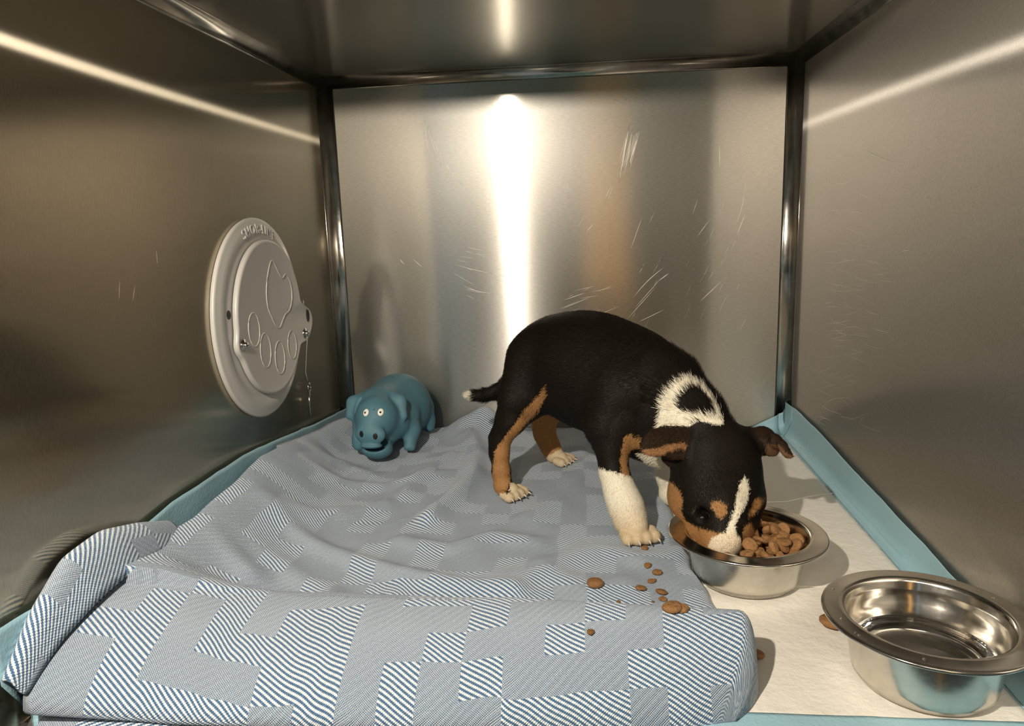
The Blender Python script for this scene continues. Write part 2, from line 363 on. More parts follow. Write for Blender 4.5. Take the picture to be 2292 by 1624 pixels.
# ------------------------------------------------------------------ absorbent pad
M_PADW = mat('pad_white', (.80, .76, .68), .75); M_PADW.node_tree.nodes['Principled BSDF'].inputs['Sheen Weight'].default_value = .1
hq = noise(M_PADW, 260, 3, rough=.6); hq2 = noise(M_PADW, 90, 2)
bump(M_PADW, math_(M_PADW, 'ADD', hq, math_(M_PADW, 'MULTIPLY', hq2, 1.5)), .0012, .55)
M_PADB = mat('pad_blue_film', (.32, .52, .60), .5)
hb = noise(M_PADB, 500, 3, stretch=(1, 1, 1)); hb2 = noise(M_PADB, 120, 2, stretch=(1, .2, 1))
bump(M_PADB, math_(M_PADB, 'ADD', hb, hb2), .0006, .6)
NO = lambda x, y, s=1.0: math.sin(x*31*s+1.3)*math.sin(y*27*s+.7)+.6*math.sin(x*67*s+y*41*s+2.1)+.35*math.sin(y*113*s-x*89*s)
def lw_h(y):                       # how far the pad climbs the left wall
    return float(np.interp(y, [-.64, -.57, -.45, -.32, -.24, -.13, 0], [.056, .050, .060, .058, .050, .036, .024]))
def rw_h(y): return float(np.interp(y, [-.64, -.46, -.30, -.14, -.054, 0], [.020, .026, .033, .041, .042, .040]))
# cross-section parameter a: left wall (a<0), floor 0..W, right wall (a>W)
def pad_point(a, y, lift=0.0015):
    r = .012; xl, xr = .004, W-.0035
    wob = .0004*NO(a*2, y*2)
    if a < 0: x, z = xl+.001*NO(y, a, 1.3)*.3+.001, r-a*0+(-a)
    elif a < r*1.0: t = a/r; x, z = xl+.001+r*(1-math.cos(t*math.pi/2)), r*(1-math.sin(t*math.pi/2))
    elif a > W: x, z = xr-.0005*(1+NO(y*.8, 0)), r+(a-W)
    elif a > W-r*1.0: t = (a-W+r)/r; x, z = xr-.0005*(1+NO(y*.8, 0))*t-r*(1-math.sin(t*math.pi/2)), r*(1-math.cos(t*math.pi/2))
    else: x, z = a, 0
    yy = y; zz = z+lift+max(0, wob)
    if y > -.014:                   # against the back wall the pad turns upwards, more so into the right corner
        e = (y+.014); up = .12+.9*min(1, max(0, (a-W+.05)/.05)); yy = -.014+.0105*(1-math.exp(-e/.005)); zz = max(zz, lift+e*up)
    if y < -.612 and not (a < -.02 or a > W+.008):   # over the front lip
        e = -.612-y; t = min(e/.012, 1); yy = -.612-.0105*math.sin(t*math.pi/2); zz = zz-.0095*(1-math.cos(t*math.pi/2))-max(0, e-.012)
    return (x, yy, zz)
def pad_grid(a0f, a1f, y0, y1, na, ny, lift):
    V = []
    for j in range(ny+1):
        y = y0+(y1-y0)*j/ny; a0, a1 = a0f(y), a1f(y)
        for i in range(na+1): V.append(pad_point(a0+(a1-a0)*i/na, y, lift))
    return V, [(j*(na+1)+i, j*(na+1)+i+1, (j+1)*(na+1)+i+1, (j+1)*(na+1)+i) for j in range(ny) for i in range(na)]
def thick(o, t, off=-1):
    md = o.modifiers.new('thickness', 'SOLIDIFY'); md.thickness = t; md.offset = off; return o
pad = empty('puppy_pad', (.305, -.31, 0))
tag(pad, 'white absorbent puppy pad with blue film border covering the kennel floor', 'pad')
WL = lambda y: .03; WR = lambda y: W-.014
V, F = pad_grid(WL, WR, -.597, -.020, 110, 110, .0022)
thick(mk('absorbent_sheet', V, F, M_PADW, pad), .0012)
b = MB()
V, F = pad_grid(lambda y: -lw_h(y), lambda y: WL(y)+.006, -.640, .014, 22, 160, .0012); b.add(V, F)
V, F = pad_grid(lambda y: WR(y)-.001, lambda y: W+rw_h(y)-.012, -.630, .014, 20, 150, .0026); b.add(V, F)
V, F = pad_grid(lambda y: WL(y)+.004, lambda y: WR(y)+.001, -.626, -.594, 80, 12, .0028); b.add(V, F)
V, F = pad_grid(lambda y: WL(y)+.004, lambda y: WR(y)+.001, -.030, .014, 80, 14, .0028); b.add(V, F)
thick(b.build('border', M_PADB, pad), .0004)
for P, Q, bend in (((1500, 1121), (1760, 1122), 2), ((1760, 1122), (1880, 1102), -3), ((1500, 1308), (1860, 1312), 1)):     # embossed crease lines
    cs = MB(); pts = [at(P[0]+(Q[0]-P[0])*t, P[1]+(Q[1]-P[1])*t+bend*math.sin(math.pi*t), .0026, 2) for t in np.linspace(0, 1, 9)]
    cs.tube(pts, .0006, 8); cs.build('crease', M_PADW, pad)
cr = MB()                                           # stitched glue line along the right border, corner fold
cr.tube([pad_point(W-.006, y, .0030) for y in np.linspace(-.40, -.09, 30)], .00035, 6)
cr.tube([pad_point(W-.0165+.0015*t, -.030-.0004*t, .0034) for t in range(4)] + [pad_point(W+.012, -.036, .003), pad_point(W+.026, -.038, .003)], .0005, 6)
cr.build('border_crease', M_PADB, pad)
# ------------------------------------------------------------------ blanket
M_BL = mat('blanket_weave', (.6, .65, .7), .9); M_BL.node_tree.nodes['Principled BSDF'].inputs['Sheen Weight'].default_value = .25
def weave():
    M = M_BL; L = M.node_tree.links; b = M.node_tree.nodes['Principled BSDF']
    uv = nd(M, 'ShaderNodeUVMap'); s = nd(M, 'ShaderNodeSeparateXYZ')
    nz = nd(M, 'ShaderNodeTexNoise'); nz.inputs['Scale'].default_value = 14; nz.inputs['Detail'].default_value = 1; L.new(uv.outputs[0], nz.inputs[0])
    sc_ = nd(M, 'ShaderNodeVectorMath', operation='SCALE'); sc_.inputs[3].default_value = .005; L.new(nz.outputs['Color'], sc_.inputs[0])
    ad_ = nd(M, 'ShaderNodeVectorMath', operation='ADD'); L.new(uv.outputs[0], ad_.inputs[0]); L.new(sc_.outputs[0], ad_.inputs[1])
    L.new(ad_.outputs[0], s.inputs[0]); u, v = s.outputs[0], s.outputs[1]
    C = .0245
    # threads snap the pattern to a 1.25 mm grid so block edges are stepped
    th = .00125
    us = math_(M, 'MULTIPLY', math_(M, 'FLOOR', math_(M, 'DIVIDE', u, th*2)), th*2); vs = math_(M, 'MULTIPLY', math_(M, 'FLOOR', math_(M, 'DIVIDE', v, th*2)), th*2)
    cu = math_(M, 'FLOOR', math_(M, 'DIVIDE', us, C)); cv = math_(M, 'FLOOR', math_(M, 'DIVIDE', vs, C))
    cb = nd(M, 'ShaderNodeCombineXYZ'); L.new(cu, cb.inputs[0]); L.new(cv, cb.inputs[1])
    wn_ = nd(M, 'ShaderNodeTexWhiteNoise', noise_dimensions='2D'); L.new(cb.outputs[0], wn_.inputs[0])
    block = math_(M, 'GREATER_THAN', wn_.outputs[0], .47)
    # twill stripes at 45 degrees
    d = math_(M, 'DIVIDE', math_(M, 'ADD', math_(M, 'MULTIPLY', u, .72), v), .0036)
    tri = math_(M, 'PINGPONG', d, .5)                                  # 0..0.5
    along = math_(M, 'SINE', math_(M, 'MULTIPLY', math_(M, 'SUBTRACT', u, v), 2*math.pi/.0019))
    st = math_(M, 'ADD', tri, math_(M, 'MULTIPLY', along, .07))
    stripe = maprange(M, st, .20, .27, 0, 1)
    # fine bird's-eye dots
    a1 = math_(M, 'SINE', math_(M, 'MULTIPLY', u, 2*math.pi/.0015)); a2 = math_(M, 'SINE', math_(M, 'MULTIPLY', v, 2*math.pi/.0015))
    dots_ = math_(M, 'MULTIPLY', a1, a2); dots = maprange(M, dots_, -.75, .65, .04, .84)
    f = math_(M, 'ADD', math_(M, 'MULTIPLY', stripe, block), math_(M, 'MULTIPLY', dots, math_(M, 'SUBTRACT', 1, block)))
    fz = noise(M, 900, 2, vec=uv.outputs[0])
    f2 = math_(M, 'ADD', f, maprange(M, fz, .3, .7, -.12, .12)); n = M.node_tree.nodes.new('ShaderNodeClamp'); L.new(f2, n.inputs[0])
    L.new(mixc(M, n.outputs[0], (.050, .130, .26), (.68, .74, .785)), b.inputs['Base Color'])
    bh = math_(M, 'ADD', math_(M, 'MULTIPLY', f, 1.0), math_(M, 'MULTIPLY', math_(M, 'ADD', along, dots_), .25))
    bump(M, math_(M, 'ADD', bh, math_(M, 'MULTIPLY', fz, .5)), .0007, .8)
weave()
# soft folds: (polyline in photo pixels laid on the cloth level, height in mm, half width in mm)
FOLDS = []
for pts, hh, ww in [([(1052,975),(1068,1010),(1058,1060),(1010,1110),(960,1150)], 11, 13), ([(1085,945),(1120,960)], 14, 22),
                    ([(560,1170),(700,1215),(850,1260),(980,1290),(1150,1305)], 7, 11), ([(280,1215),(400,1240),(560,1300)], 10, 12),
                    ([(420,1195),(560,1195),(700,1165),(860,1120)], 6, 12), ([(640,1060),(760,1040),(820,1060)], 7, 16),
                    ([(560,1120),(700,1090),(860,1080),(1000,1050)], 5, 12), ([(900,1200),(1010,1215),(1100,1190),(1200,1200)], 5, 12),
                    ([(1180,1150),(1270,1090),(1330,1010)], 4, 16), ([(1220,1250),(1340,1215),(1440,1240),(1540,1215)], 4, 12),
                    ([(900,985),(1000,965),(1050,940)], 6, 14), ([(200,1250),(180,1330),(120,1400)], 7, 14), ([(420,1390),(560,1350),(700,1345)], 4, 18),
                    ([(700,1420),(860,1390),(1010,1400)], 4, 18), ([(1130,1280),(1230,1270),(1330,1300),(1400,1290)], 4, 14), ([(1010,1010),(940,1060),(900,1100)], 5, 12),
                    ([(560,1250),(640,1270),(760,1330)], 5, 12)]:
    FOLDS.append((np.array([at(x, y, .018, 2)[:2] for x, y in pts]), hh/1000, ww/1000))
def fold_h(x, y):
    P = np.array([x, y]); h = 0
    for L_, hh, ww in FOLDS:
        best = 9
        for i in range(len(L_)-1):
            a, b_ = L_[i], L_[i+1]; ba = b_-a; t = min(1, max(0, ((P-a)@ba)/(ba@ba))); best = min(best, np.hypot(*(P-a-t*ba)))
        if best < 3.5*ww: h += hh*math.exp(-(best/ww)**2)
    return h
# rows from the front hem (v=0) to the back hem: y at the left / right, x of both edges, edge heights
yy_  = np.array([-.610, -.570, -.530, -.480, -.430, -.370, -.300, -.240, -.180, -.120, -.060, -.014])
xL_  = np.array([ .008,  .008,  .009,  .011,  .016,  .018,  .013,  .0125,  .011,  .012,  .018,  .020])
zL_  = np.array([ .030,  .058,  .068,  .062,  .060,  .065,  .068,  .061,  .051,  .042,  .035,  .030])
xR_  = np.array([ .440,  .450,  .4405,  .437,  .4295,  .426,  .425,  .424,  .421,  .419,  .416,  .414])
def ridge_y(x): return float(np.interp(x, [0, .05, .12, .29, .39, .45], [-.560, -.545, -.538, -.540, -.555, -.562]))
def ridge_z(x): return float(np.interp(x, [0, .03, .12, .25, .36, .45], [.060, .054, .040, .040, .046, .049]))
def front_y(x): return float(np.interp(x, [0, .02, .08, .26, .40, .45], [-.638, -.638, -.632, -.622, -.610, -.598]))
def top_h(x, y):
    base = .0115 + fold_h(x, y) + .0006*NO(x*2, y*2)
    fr, rz, ry = front_y(x), ridge_z(x), ridge_y(x)
    if y < ry:                                        # rolled front: rises steeply from the hem, rounds over
        z0 = float(np.interp(x, [0, .1, .25], [.020, .010, .004])); t = min(max((y-fr)/(ry-fr), 0), 1); return z0+(rz-z0)*math.sin(t*math.pi/2)**.62+fold_h(x, y)*.3*t
    back = float(np.interp(x, [.18, .34], [.055, .030]))
    t = min((y-ry)/back, 1); s_ = t*t*(3-2*t); dip = .006*math.exp(-((y-ry-.04)/.02)**2)*float(np.interp(x, [.2, .34], [.3, 1]))
    return rz*(1-s_)+(base-dip)*s_
NU, NV = 230, 300
V, UVc = [], []
rows = np.concatenate([np.linspace(0, 1, NV+1)])
grid = np.zeros((NV+1, NU+1, 3))
for j, t in enumerate(rows):
    yn = -.6105+t*(-.014+.6105)
    xl = float(np.interp(yn, yy_, xL_))+.0008*NO(yn*1.2, 1); xr = float(np.interp(yn, yy_, xR_))+.002*NO(yn*2, 3); zl = float(np.interp(yn, yy_, zL_))
    if yn < -.585: xr -= ((-.585-yn)/.0255)**2*.012; xl += ((-.585-yn)/.0255)**2*.006
    for i in range(NU+1):
        u = i/NU; x = xl+(xr-xl)*u
        f = front_y(x); y = f+(yn+.6105)*(-.014-f)/(-.014+.6105)
        h = top_h(x, y)
        if y > ridge_y(x):
            e = x-xl; k = math.exp(-(e/float(np.interp(y, [-.26, -.17], [.055, .026])))**2); h = h*(1-k)+max(zl, h)*k
        dR = xr-x; rr = .012
        if dR < rr: h = .003+(h-.003)*math.sqrt(max(0, 1-(1-dR/rr)**2))
        dB = -.014-y; 
        if dB < .006: h = .003+(h-.003)*math.sqrt(max(0, 1-(1-max(dB, 0)/.006)**2))
        dL = x-xl
        if dL < .006 and yn > -.47 and yn < -.25: h = .003+(h-.003)*math.sqrt(max(0, 1-(1-dL/.006)**2))
        grid[j, i] = (x, y, h+.0005)
# back-left hump beside the pig and the rise behind the puppy
G = grid; X, Y, Z = G[..., 0], G[..., 1], G[..., 2]
edge = np.clip(np.minimum((-.012-Y)/.012, 1), 0, 1)
Z += .020*np.exp(-((X-.198)/.030)**2-((Y+.030)/.035)**2)*edge + .006*np.exp(-((X-.05)/.05)**2-((Y+.08)/.05)**2)*edge
# corner under the front left: hem drops to the pad
V = G.reshape(-1, 3); du = np.zeros((NV+1, NU+1)); 
du[:, 1:] = np.cumsum(np.linalg.norm(np.diff(G, axis=1), axis=2), axis=1); dv = np.zeros((NV+1, NU+1)); dv[1:] = np.cumsum(np.linalg.norm(np.diff(G, axis=0), axis=2), axis=0)
UU = .6*du+.4*(X); UU = du - du[:, NU//2:NU//2+1] + X[:, NU//2:NU//2+1]; VV = dv - dv[NV//2:NV//2+1] + Y[NV//2:NV//2+1]
# the hem turns under at the front
ND = 6; under = []
for q in range(ND, 0, -1):
    r0 = G[0].copy(); r0[:, 1] += .0022*q*q*.55; r0[:, 2] = np.maximum(r0[:, 2]-.0035*q+.0002*q*q, -.001+.002*(r0[:, 1] > -.61)); under.append(r0)
G = np.concatenate([np.array(under), G]); V = G.reshape(-1, 3)
UU = np.concatenate([np.repeat(UU[:1], ND, 0), UU]); VV = np.concatenate([VV[:1]-.004*np.arange(ND, 0, -1)[:, None], VV]); NV += ND
F = [(j*(NU+1)+i, j*(NU+1)+i+1, (j+1)*(NU+1)+i+1, (j+1)*(NU+1)+i) for j in range(NV) for i in range(NU)]
blanket = mk('blanket', V, F, M_BL)
uvl = blanket.data.uv_layers.new(name='UVMap'); li = np.zeros(len(blanket.data.loops), np.int32); blanket.data.loops.foreach_get('vertex_index', li)
uvl.data.foreach_set('uv', np.stack([UU.ravel()[li], VV.ravel()[li]], 1).astype(np.float32).ravel())
thick(blanket, .0025)
tag(blanket, 'blue and white woven blanket folded over the left two thirds of the floor', 'blanket')
from mathutils.bvhtree import BVHTree
BVH = BVHTree.FromPolygons([Vector(v) for v in V], F)
def on_blanket(x, y):
    h = BVH.ray_cast(Vector((x, y, .3)), Vector((0, 0, -1))); return h[0].z if h[0] else .003
def at_blanket(px, py):
    d = Vector(FW*FPX + RT*(px-1146) - UP*(py-812)).normalized(); h = BVH.ray_cast(Vector(CAM), d); return np.array(h[0]) if h[0] else at(px, py, .003, 2)
# the loose lower layer peeking out under the front left corner and the tucked layers against the wall
def strip(name, rows_, nn=24):
    Vv = []; A_ = [np.array(r_, float) for r_ in rows_]
    for r_ in A_:
        seg = np.linspace(0, len(r_)-1, nn); Vv += [tuple(np.array([np.interp(s_, range(len(r_)), r_[:, k]) for k in range(3)])) for s_ in seg]
    Ff = [(j*nn+i, j*nn+i+1, (j+1)*nn+i+1, (j+1)*nn+i) for j in range(len(A_)-1) for i in range(nn-1)]
    o = mk(name, Vv, Ff, M_BL, blanket); uvl = o.data.uv_layers.new(name='UVMap')
    G2 = np.array(Vv).reshape(len(A_), nn, 3); ua = np.cumsum(np.linalg.norm(np.diff(G2, axis=1, prepend=G2[:, :1]), axis=2), axis=1); va = np.cumsum(np.linalg.norm(np.diff(G2, axis=0, prepend=G2[:1]), axis=2), axis=0)
    ua = np.repeat(ua.mean(0)[None], len(A_), 0).ravel(); va = va.ravel()
    for lp in o.data.loops: uvl.data[lp.index].uv = (ua[lp.vertex_index], va[lp.vertex_index])
    md = o.modifiers.new('sub', 'SUBSURF'); md.levels = md.render_levels = 2; thick(o, .0025); return o
strip('folded_corner', [[(.016, -.600, .0045), (.045, -.600, .005), (.080, -.60, .005), (.11, -.60, .005)],
                        [(.014, -.622, .0055), (.045, -.624, .006), (.078, -.622, .006), (.106, -.616, .005)],
                        [(.018, -.636, .003), (.045, -.640, .003), (.076, -.637, .003), (.100, -.628, .003)],
                        [(.024, -.646, -.008), (.048, -.650, -.010), (.070, -.646, -.010), (.088, -.636, -.006)],
                        [(.032, -.648, -.018), (.050, -.652, -.022), (.066, -.648, -.022), (.076, -.640, -.016)]])
strip('tucked_fold', [[(.0055, -.637, .034), (.0055, -.612, .062), (.0055, -.580, .082), (.006, -.545, .084), (.0065, -.510, .074), (.008, -.475, .062)],
                      [(.008, -.640, .040), (.010, -.614, .068), (.011, -.582, .089), (.011, -.547, .091), (.012, -.508, .080), (.013, -.472, .066)],
                      [(.012, -.640, .038), (.016, -.614, .064), (.019, -.580, .082), (.020, -.545, .084), (.021, -.506, .073), (.019, -.472, .060)],
                      [(.014, -.637, .026), (.020, -.611, .046), (.026, -.578, .058), (.027, -.543, .060), (.026, -.506, .056), (.022, -.474, .050)]])
# ------------------------------------------------------------------ bowls and kibble
M_BI = steel('bowl_steel', (.66, .63, .57), .16, .0, amp=.04, bmp=0)
M_BO = steel('bowl_steel_brushed', (.66, .63, .57), .24, .0, amp=.06, bmp=.000004)
def bowl(name, c, R, h, rb, label, steps=False):
    e = empty(name, (c[0], c[1], .003)); tag(e, label, 'bowl'); z0 = .0036
    s = R/.0612
    out = [(0, z0+.001), (rb-.006, z0+.001), (rb-.002, z0), (rb, z0+.0012), (rb+.0015, z0+.004)]
    rt = .0465*s
    for t in np.linspace(.12, 1, 9): out.append((rb+.0015+(rt-rb-.0015)*t**.85, z0+(h-z0-.004)*t))
    out += [(.048*s, h-.0032), (.053*s, h-.0036), (R-.002, h-.0034)]
    ri = .0455*s
    inn = [(R-.002, h-.0034)] + [(R-.0012+.0012*math.sin(a), h-.0022-.0012*math.cos(a)) for a in np.linspace(0, math.pi, 7)] + \
          [(R-.003, h-.0011), (.051*s, h-.0003), (.049*s, h-.0001), (.0475*s, h-.0009), (ri+.0008, h-.003)]
    zb = z0+.0022
    if steps:
        inn += [(ri, h-.006), (ri-.0009, h-.0075), (ri-.0006, h-.011), (ri-.0018, h-.0125), (ri-.0022, h-.016), (ri-.0035, h-.0172)]
        inn += [(rb+.002, zb+.010), (rb-.0005, zb+.0035), (rb-.004, zb+.0012), (rb-.008, zb+.001), (rb-.0095, zb), (0, zb)]
    else:
        inn += [(ri, h-.006), (rb+.002, zb+.006), (rb-.003, zb+.001), (rb-.007, zb), (0, zb)]
    V, F = lathe(out, 128, (c[0], c[1], 0)); o1 = mk('outer_wall', V, F, M_BO, e)
    V, F = lathe(inn, 128, (c[0], c[1], 0)); F = [f for f in F]; o2 = mk('rim_and_basin', V, F, M_BI, e)
    return e
BC = (.4689, -.4245); BH = .0436
bowl('food_bowl', BC, .0612, BH, .0385, 'steel food bowl full of brown kibble that the puppy is eating from')
WC = (.5495, -.5559); WH = .0475
wb = bowl('water_bowl', WC, .0594*1.01, WH, .0385, 'steel water bowl with clear water at the right front corner', True)
M_W = mat('water', (1, 1, 1), .0); M_W.node_tree.nodes['Principled BSDF'].inputs['Transmission Weight'].default_value = 1; M_W.node_tree.nodes['Principled BSDF'].inputs['IOR'].default_value = 1.333
bump(M_W, noise(M_W, 18, 1), .0004, .4)
wz = .0235
pr = [(0, .0064), (.0295, .0064), (.0335, .0078), (.0372, .0112), (.0400, wz-.004), (.0413, wz), (.0405, wz-.0004), (.038, wz-.0008), (0, wz-.0008)]
V, F = lathe(pr, 96, (WC[0], WC[1], 0)); water = mk('water', V, F, M_W, None)
tag(water, 'shallow clear water lying in the steel bowl at the right front', 'water')
dr = MB(); rd = random.Random(3)
for k in range(26):
    a = rd.uniform(0, 6.28); rr_ = rd.choice([.0535, .0548, .0425, .0445, .0415]); zz = {.0535: WH-.0005, .0548: WH-.0007}.get(rr_, WH-.012 if rr_ > .043 else WH-.018)
    q = rd.uniform(.0004, .0009); vv, ff = lathe([(0, -q*.3), (q, 0), (q*.8, q*.4), (0, q*.6)], 10, (WC[0]+rr_*math.cos(a), WC[1]+rr_*math.sin(a), zz)); dr.add(vv, ff)
drops = dr.build('water_droplets', M_W, wb); drops['kind'] = 'stuff'
# kibble
M_K = mat('kibble', (.36, .165, .055), .62); L = M_K.node_tree.links
kn = noise(M_K, 420, 4, rough=.65); kc = noise(M_K, 150, 2)
oi = nd(M_K, 'ShaderNodeObjectInfo')
L.new(mixc(M_K, math_(M_K, 'ADD', math_(M_K, 'MULTIPLY', kc, .7), math_(M_K, 'MULTIPLY', oi.outputs['Random'], .4)), (.19, .085, .026), (.41, .21, .075)), M_K.node_tree.nodes['Principled BSDF'].inputs['Base Color'])
bump(M_K, kn, .0022, 1.0)
def kib_mesh(seed, R, Tk, wob, n=22, m=12):
    rd = random.Random(seed); ph = [rd.uniform(0, 6.28) for _ in range(8)]; V = []
    for i in range(m+1):
        th = math.pi*i/m
        for k in range(n):
            a = 2*math.pi*k/n; rr = 1+wob*(math.sin(2*a+ph[0])*.5+math.sin(3*a+ph[1]+th)*.4+math.sin(5*a+ph[2]-th*2)*.3+math.sin(7*a+th*5+ph[3])*.18)
            st, ct = math.sin(th), math.cos(th); e = .72
            V.append((R*rr*abs(st)**e*math.cos(a), R*rr*abs(st)**e*math.sin(a), Tk*.5*math.copysign(abs(ct)**.85, ct)*(1+wob*.5*math.sin(3*a+ph[4]))))
    F = [(i*n+k, (i+1)*n+k, (i+1)*n+(k+1) % n, i*n+(k+1) % n) for i in range(m) for k in range(n)]
    me = bpy.data.meshes.new('kibble'); me.from_pydata(V, [], F); me.update(); me.polygons.foreach_set('use_smooth', [True]*len(me.polygons)); me.materials.append(M_K); return me
KM = [kib_mesh(s, R_, T_, w_) for s, R_, T_, w_ in ((1, .0060, .0054, .05), (2, .0063, .0046, .07), (3, .0056, .0058, .06), (4, .0060, .0044, .10), (5, .0052, .0050, .18))]
rd = random.Random(11); used = []
def muzzle_near(x, y, z): return math.hypot(x-.4515, (y+.432)*.9) < .021 and z > .020
def kibble(x, y, z, tilt, label, group=None, mesh=None, s=1.0):
    o = bpy.data.objects.new('kibble_piece', mesh or rd.choice(KM)); COL.objects.link(o); o.location = (x, y, z)
    o.rotation_euler = (rd.uniform(-tilt, tilt), rd.uniform(-tilt, tilt), rd.uniform(0, 6.28)); o.scale = (s, s, s*rd.uniform(.9, 1.1)); return tag(o, label, 'kibble', group)
for layer, (z, rmax, mind) in enumerate([(.0220, .0365, .0112), (.0275, .0380, .0108), (.0325, .0392, .0102), (.0372, .0385, .0108), (.0412, .0300, .0135)]):
    pts = []
    for _ in range(2500):
        a = rd.uniform(0, 6.28); q = rmax*math.sqrt(rd.random()); x, y = BC[0]+q*math.cos(a), BC[1]+q*math.sin(a)
        if layer >= 4 and (x < BC[0]-.004): continue
        if all(math.hypot(x-p, y-q_) > mind for p, q_ in pts) and not muzzle_near(x, y, z): pts.append((x, y))
    for x, y in pts: used.append((x, y, z+rd.uniform(-.0012, .0012)-(math.hypot(x-BC[0], y-BC[1])/.042)**3*.0015))
for x, y, z in used: kibble(x, y, z, .85, 'round brown kibble piece heaped in the steel food bowl', 'kibble heaped in the food bowl', s=1.0)
LOOSE = [(1332,1310,1.05,0,'large round kibble piece lying alone on the blanket, furthest left of the big ones'), (1443,1229,.62,4,'small kibble crumb on the blanket just below the white front paw'),
 (1450,1268,.60,4,'pointed kibble crumb on the blanket left of the food bowl base, second below the paw'), (1471,1284,.72,2,'rough kibble crumb on the blanket, closest to the side of the food bowl'),
 (1458,1303,.58,4,'small knobbly crumb in the middle of the trail on the blanket'), (1434,1319,.72,3,'rounded half kibble piece left of the trail on the blanket'),
 (1481,1328,.75,3,'jagged brown kibble piece, upper half of the broken pair on the blanket'), (1484,1343,.55,4,'small kibble bit touching the lower end of the jagged broken piece'),
 (1505,1365,1.0,1,'flat kibble piece half hidden behind the front blanket fold'), (1527,1366,.75,4,'broken kibble lump at the right end behind the front blanket fold'),
 (1384,1347,.28,4,'tiny kibble crumb on the blanket left of the trail'), (1322,1417,.50,4,'tiny light brown crumb alone on the front fold of the blanket'),
 (1462,1347,.22,4,'faint tiny crumb beside the jagged broken kibble piece'), (1465,1298,.25,4,'tiny crumb touching the knobbly crumb of the trail')]
for px, py, s, k, lab in LOOSE:
    P = at_blanket(px, py); kibble(P[0], P[1], P[2]+.0022*s, .25, lab, None, KM[k], s)
for px, py, s, k, lab in ((1676,1437,.80,2,'kibble piece on the white pad, half hidden by the blanket edge'), (1693,1462,.92,0,'round kibble piece on the white pad beside the blanket corner'),
                          (1860,1391,1.25,1,'kibble piece on the white pad against the left side of the water bowl')):
    P = at(px, py, .0065, 2); kibble(P[0], P[1], .0062+.0004*s, .25, lab, None, KM[k], s)
# ------------------------------------------------------------------ port cover on the left wall
M_PL = mat('port_plastic', (.56, .54, .50), .38); M_PL.node_tree.nodes['Principled BSDF'].inputs['Coat Weight'].default_value = .15
M_DK = mat('dark_gap', (.02, .02, .02), .6)
port = empty('port_cover', (0, -.246, .1977)); tag(port, 'round pale plastic port cover with embossed paw on the left steel wall', 'port cover')
def xl(prof, cy_, cz_, n=128):        # lathe about the x axis: profile (radius, x)
    V = [(x, cy_+r_*math.cos(2*math.pi*k/n), cz_+r_*math.sin(2*math.pi*k/n)) for r_, x in prof for k in range(n)]
    return V, [(i*n+k, i*n+(k+1) % n, (i+1)*n+(k+1) % n, (i+1)*n+k) for i in range(len(prof)-1) for k in range(n)]
PC = (-.246, .1977); CC = (-.2375, .1975)
V, F = xl([(.1035, .0003), (.1043, .002), (.1041, .0036), (.1033, .0045), (.1015, .0048), (.096, .0058), (.0885, .0074), (.0860, .0062), (.080, .0060), (0, .0060)], *PC)
mk('base_plate', V, F, M_PL, port)
def cover_r(a):
    y, z = math.cos(a), math.sin(a); best = .0815
    for (by, bz, br) in ((-.0735, -.0175, .0125), (.0845, -.018, .0165), (.098, -.016, .017), (.088, -.026, .016)):
        p = y*by+z*bz; d2 = by*by+bz*bz-p*p
        if p > 0 and d2 < br*br: best = max(best, p+math.sqrt(br*br-d2))
    return best
n = 256; R_ = np.array([cover_r(2*math.pi*k/n) for k in range(n)])
for _ in range(10): R_ = (np.roll(R_, 1)+R_*2+np.roll(R_, -1))/4
def ringv(off, x): return [(x, CC[0]+(R_[k]-off)*math.cos(2*math.pi*k/n), CC[1]+(R_[k]-off)*math.sin(2*math.pi*k/n)) for k in range(n)]
V = ringv(0, .0072)+ringv(-.0003, .0095)+ringv(.0003, .0112)+ringv(.0018, .0121)+ringv(.0035, .0118)+ringv(.0055, .0112)+[(.0112, CC[0], CC[1])]
F = [(i*n+k, i*n+(k+1) % n, (i+1)*n+(k+1) % n, (i+1)*n+k) for i in range(5) for k in range(n)]+[(5*n+k, 5*n+(k+1) % n, 6*n) for k in range(n)]
cover = mk('swivel_cover', V, F, M_PL, port)
def ellring(cy_, cz_, ry, rz_, a0=0, N=40, x=.0112, r_=.0009, tilt=0):
    return [(x, cy_+ry*math.cos(t)*math.cos(tilt)-rz_*math.sin(t)*math.sin(tilt), cz_+ry*math.cos(t)*math.sin(tilt)+rz_*math.sin(t)*math.cos(tilt)) for t in np.linspace(0, 2*math.pi, N+1)[:-1]]
em = MB()
for cy_, cz_, ry, rz_ in ((-.284, .191, .0125, .017), (-.262, .166, .0125, .018), (-.228, .152, .0125, .018), (-.192, .160, .0120, .016)): em.tube(ellring(cy_, cz_, ry, rz_), .0007, 8, True)
pts = [(-.2265, .257), (-.240, .243), (-.2475, .225), (-.247, .209), (-.240, .198), (-.232, .188), (-.222, .184), (-.213, .190), (-.204, .196), (-.192, .199), (-.183, .208), (-.180, .221), (-.184, .232), (-.193, .240), (-.203, .236), (-.212, .243)]
q = []
for i in range(len(pts)):
    p0, p1, p2, p3 = [np.array(pts[(i+k-1) % len(pts)]) for k in range(4)]
    for t in (0, .25, .5, .75): c_ = .5*(2*p1+(p2-p0)*t+(2*p0-5*p1+4*p2-p3)*t*t+(3*p1-p0-3*p2+p3)*t**3); q.append((.0112, c_[0], c_[1]))
em.tube(q, .0008, 8, True)
em.build('paw_relief', M_PL, cover)
M_SC = steel('screw_steel', (.6, .58, .54), .18, 0, bmp=0)
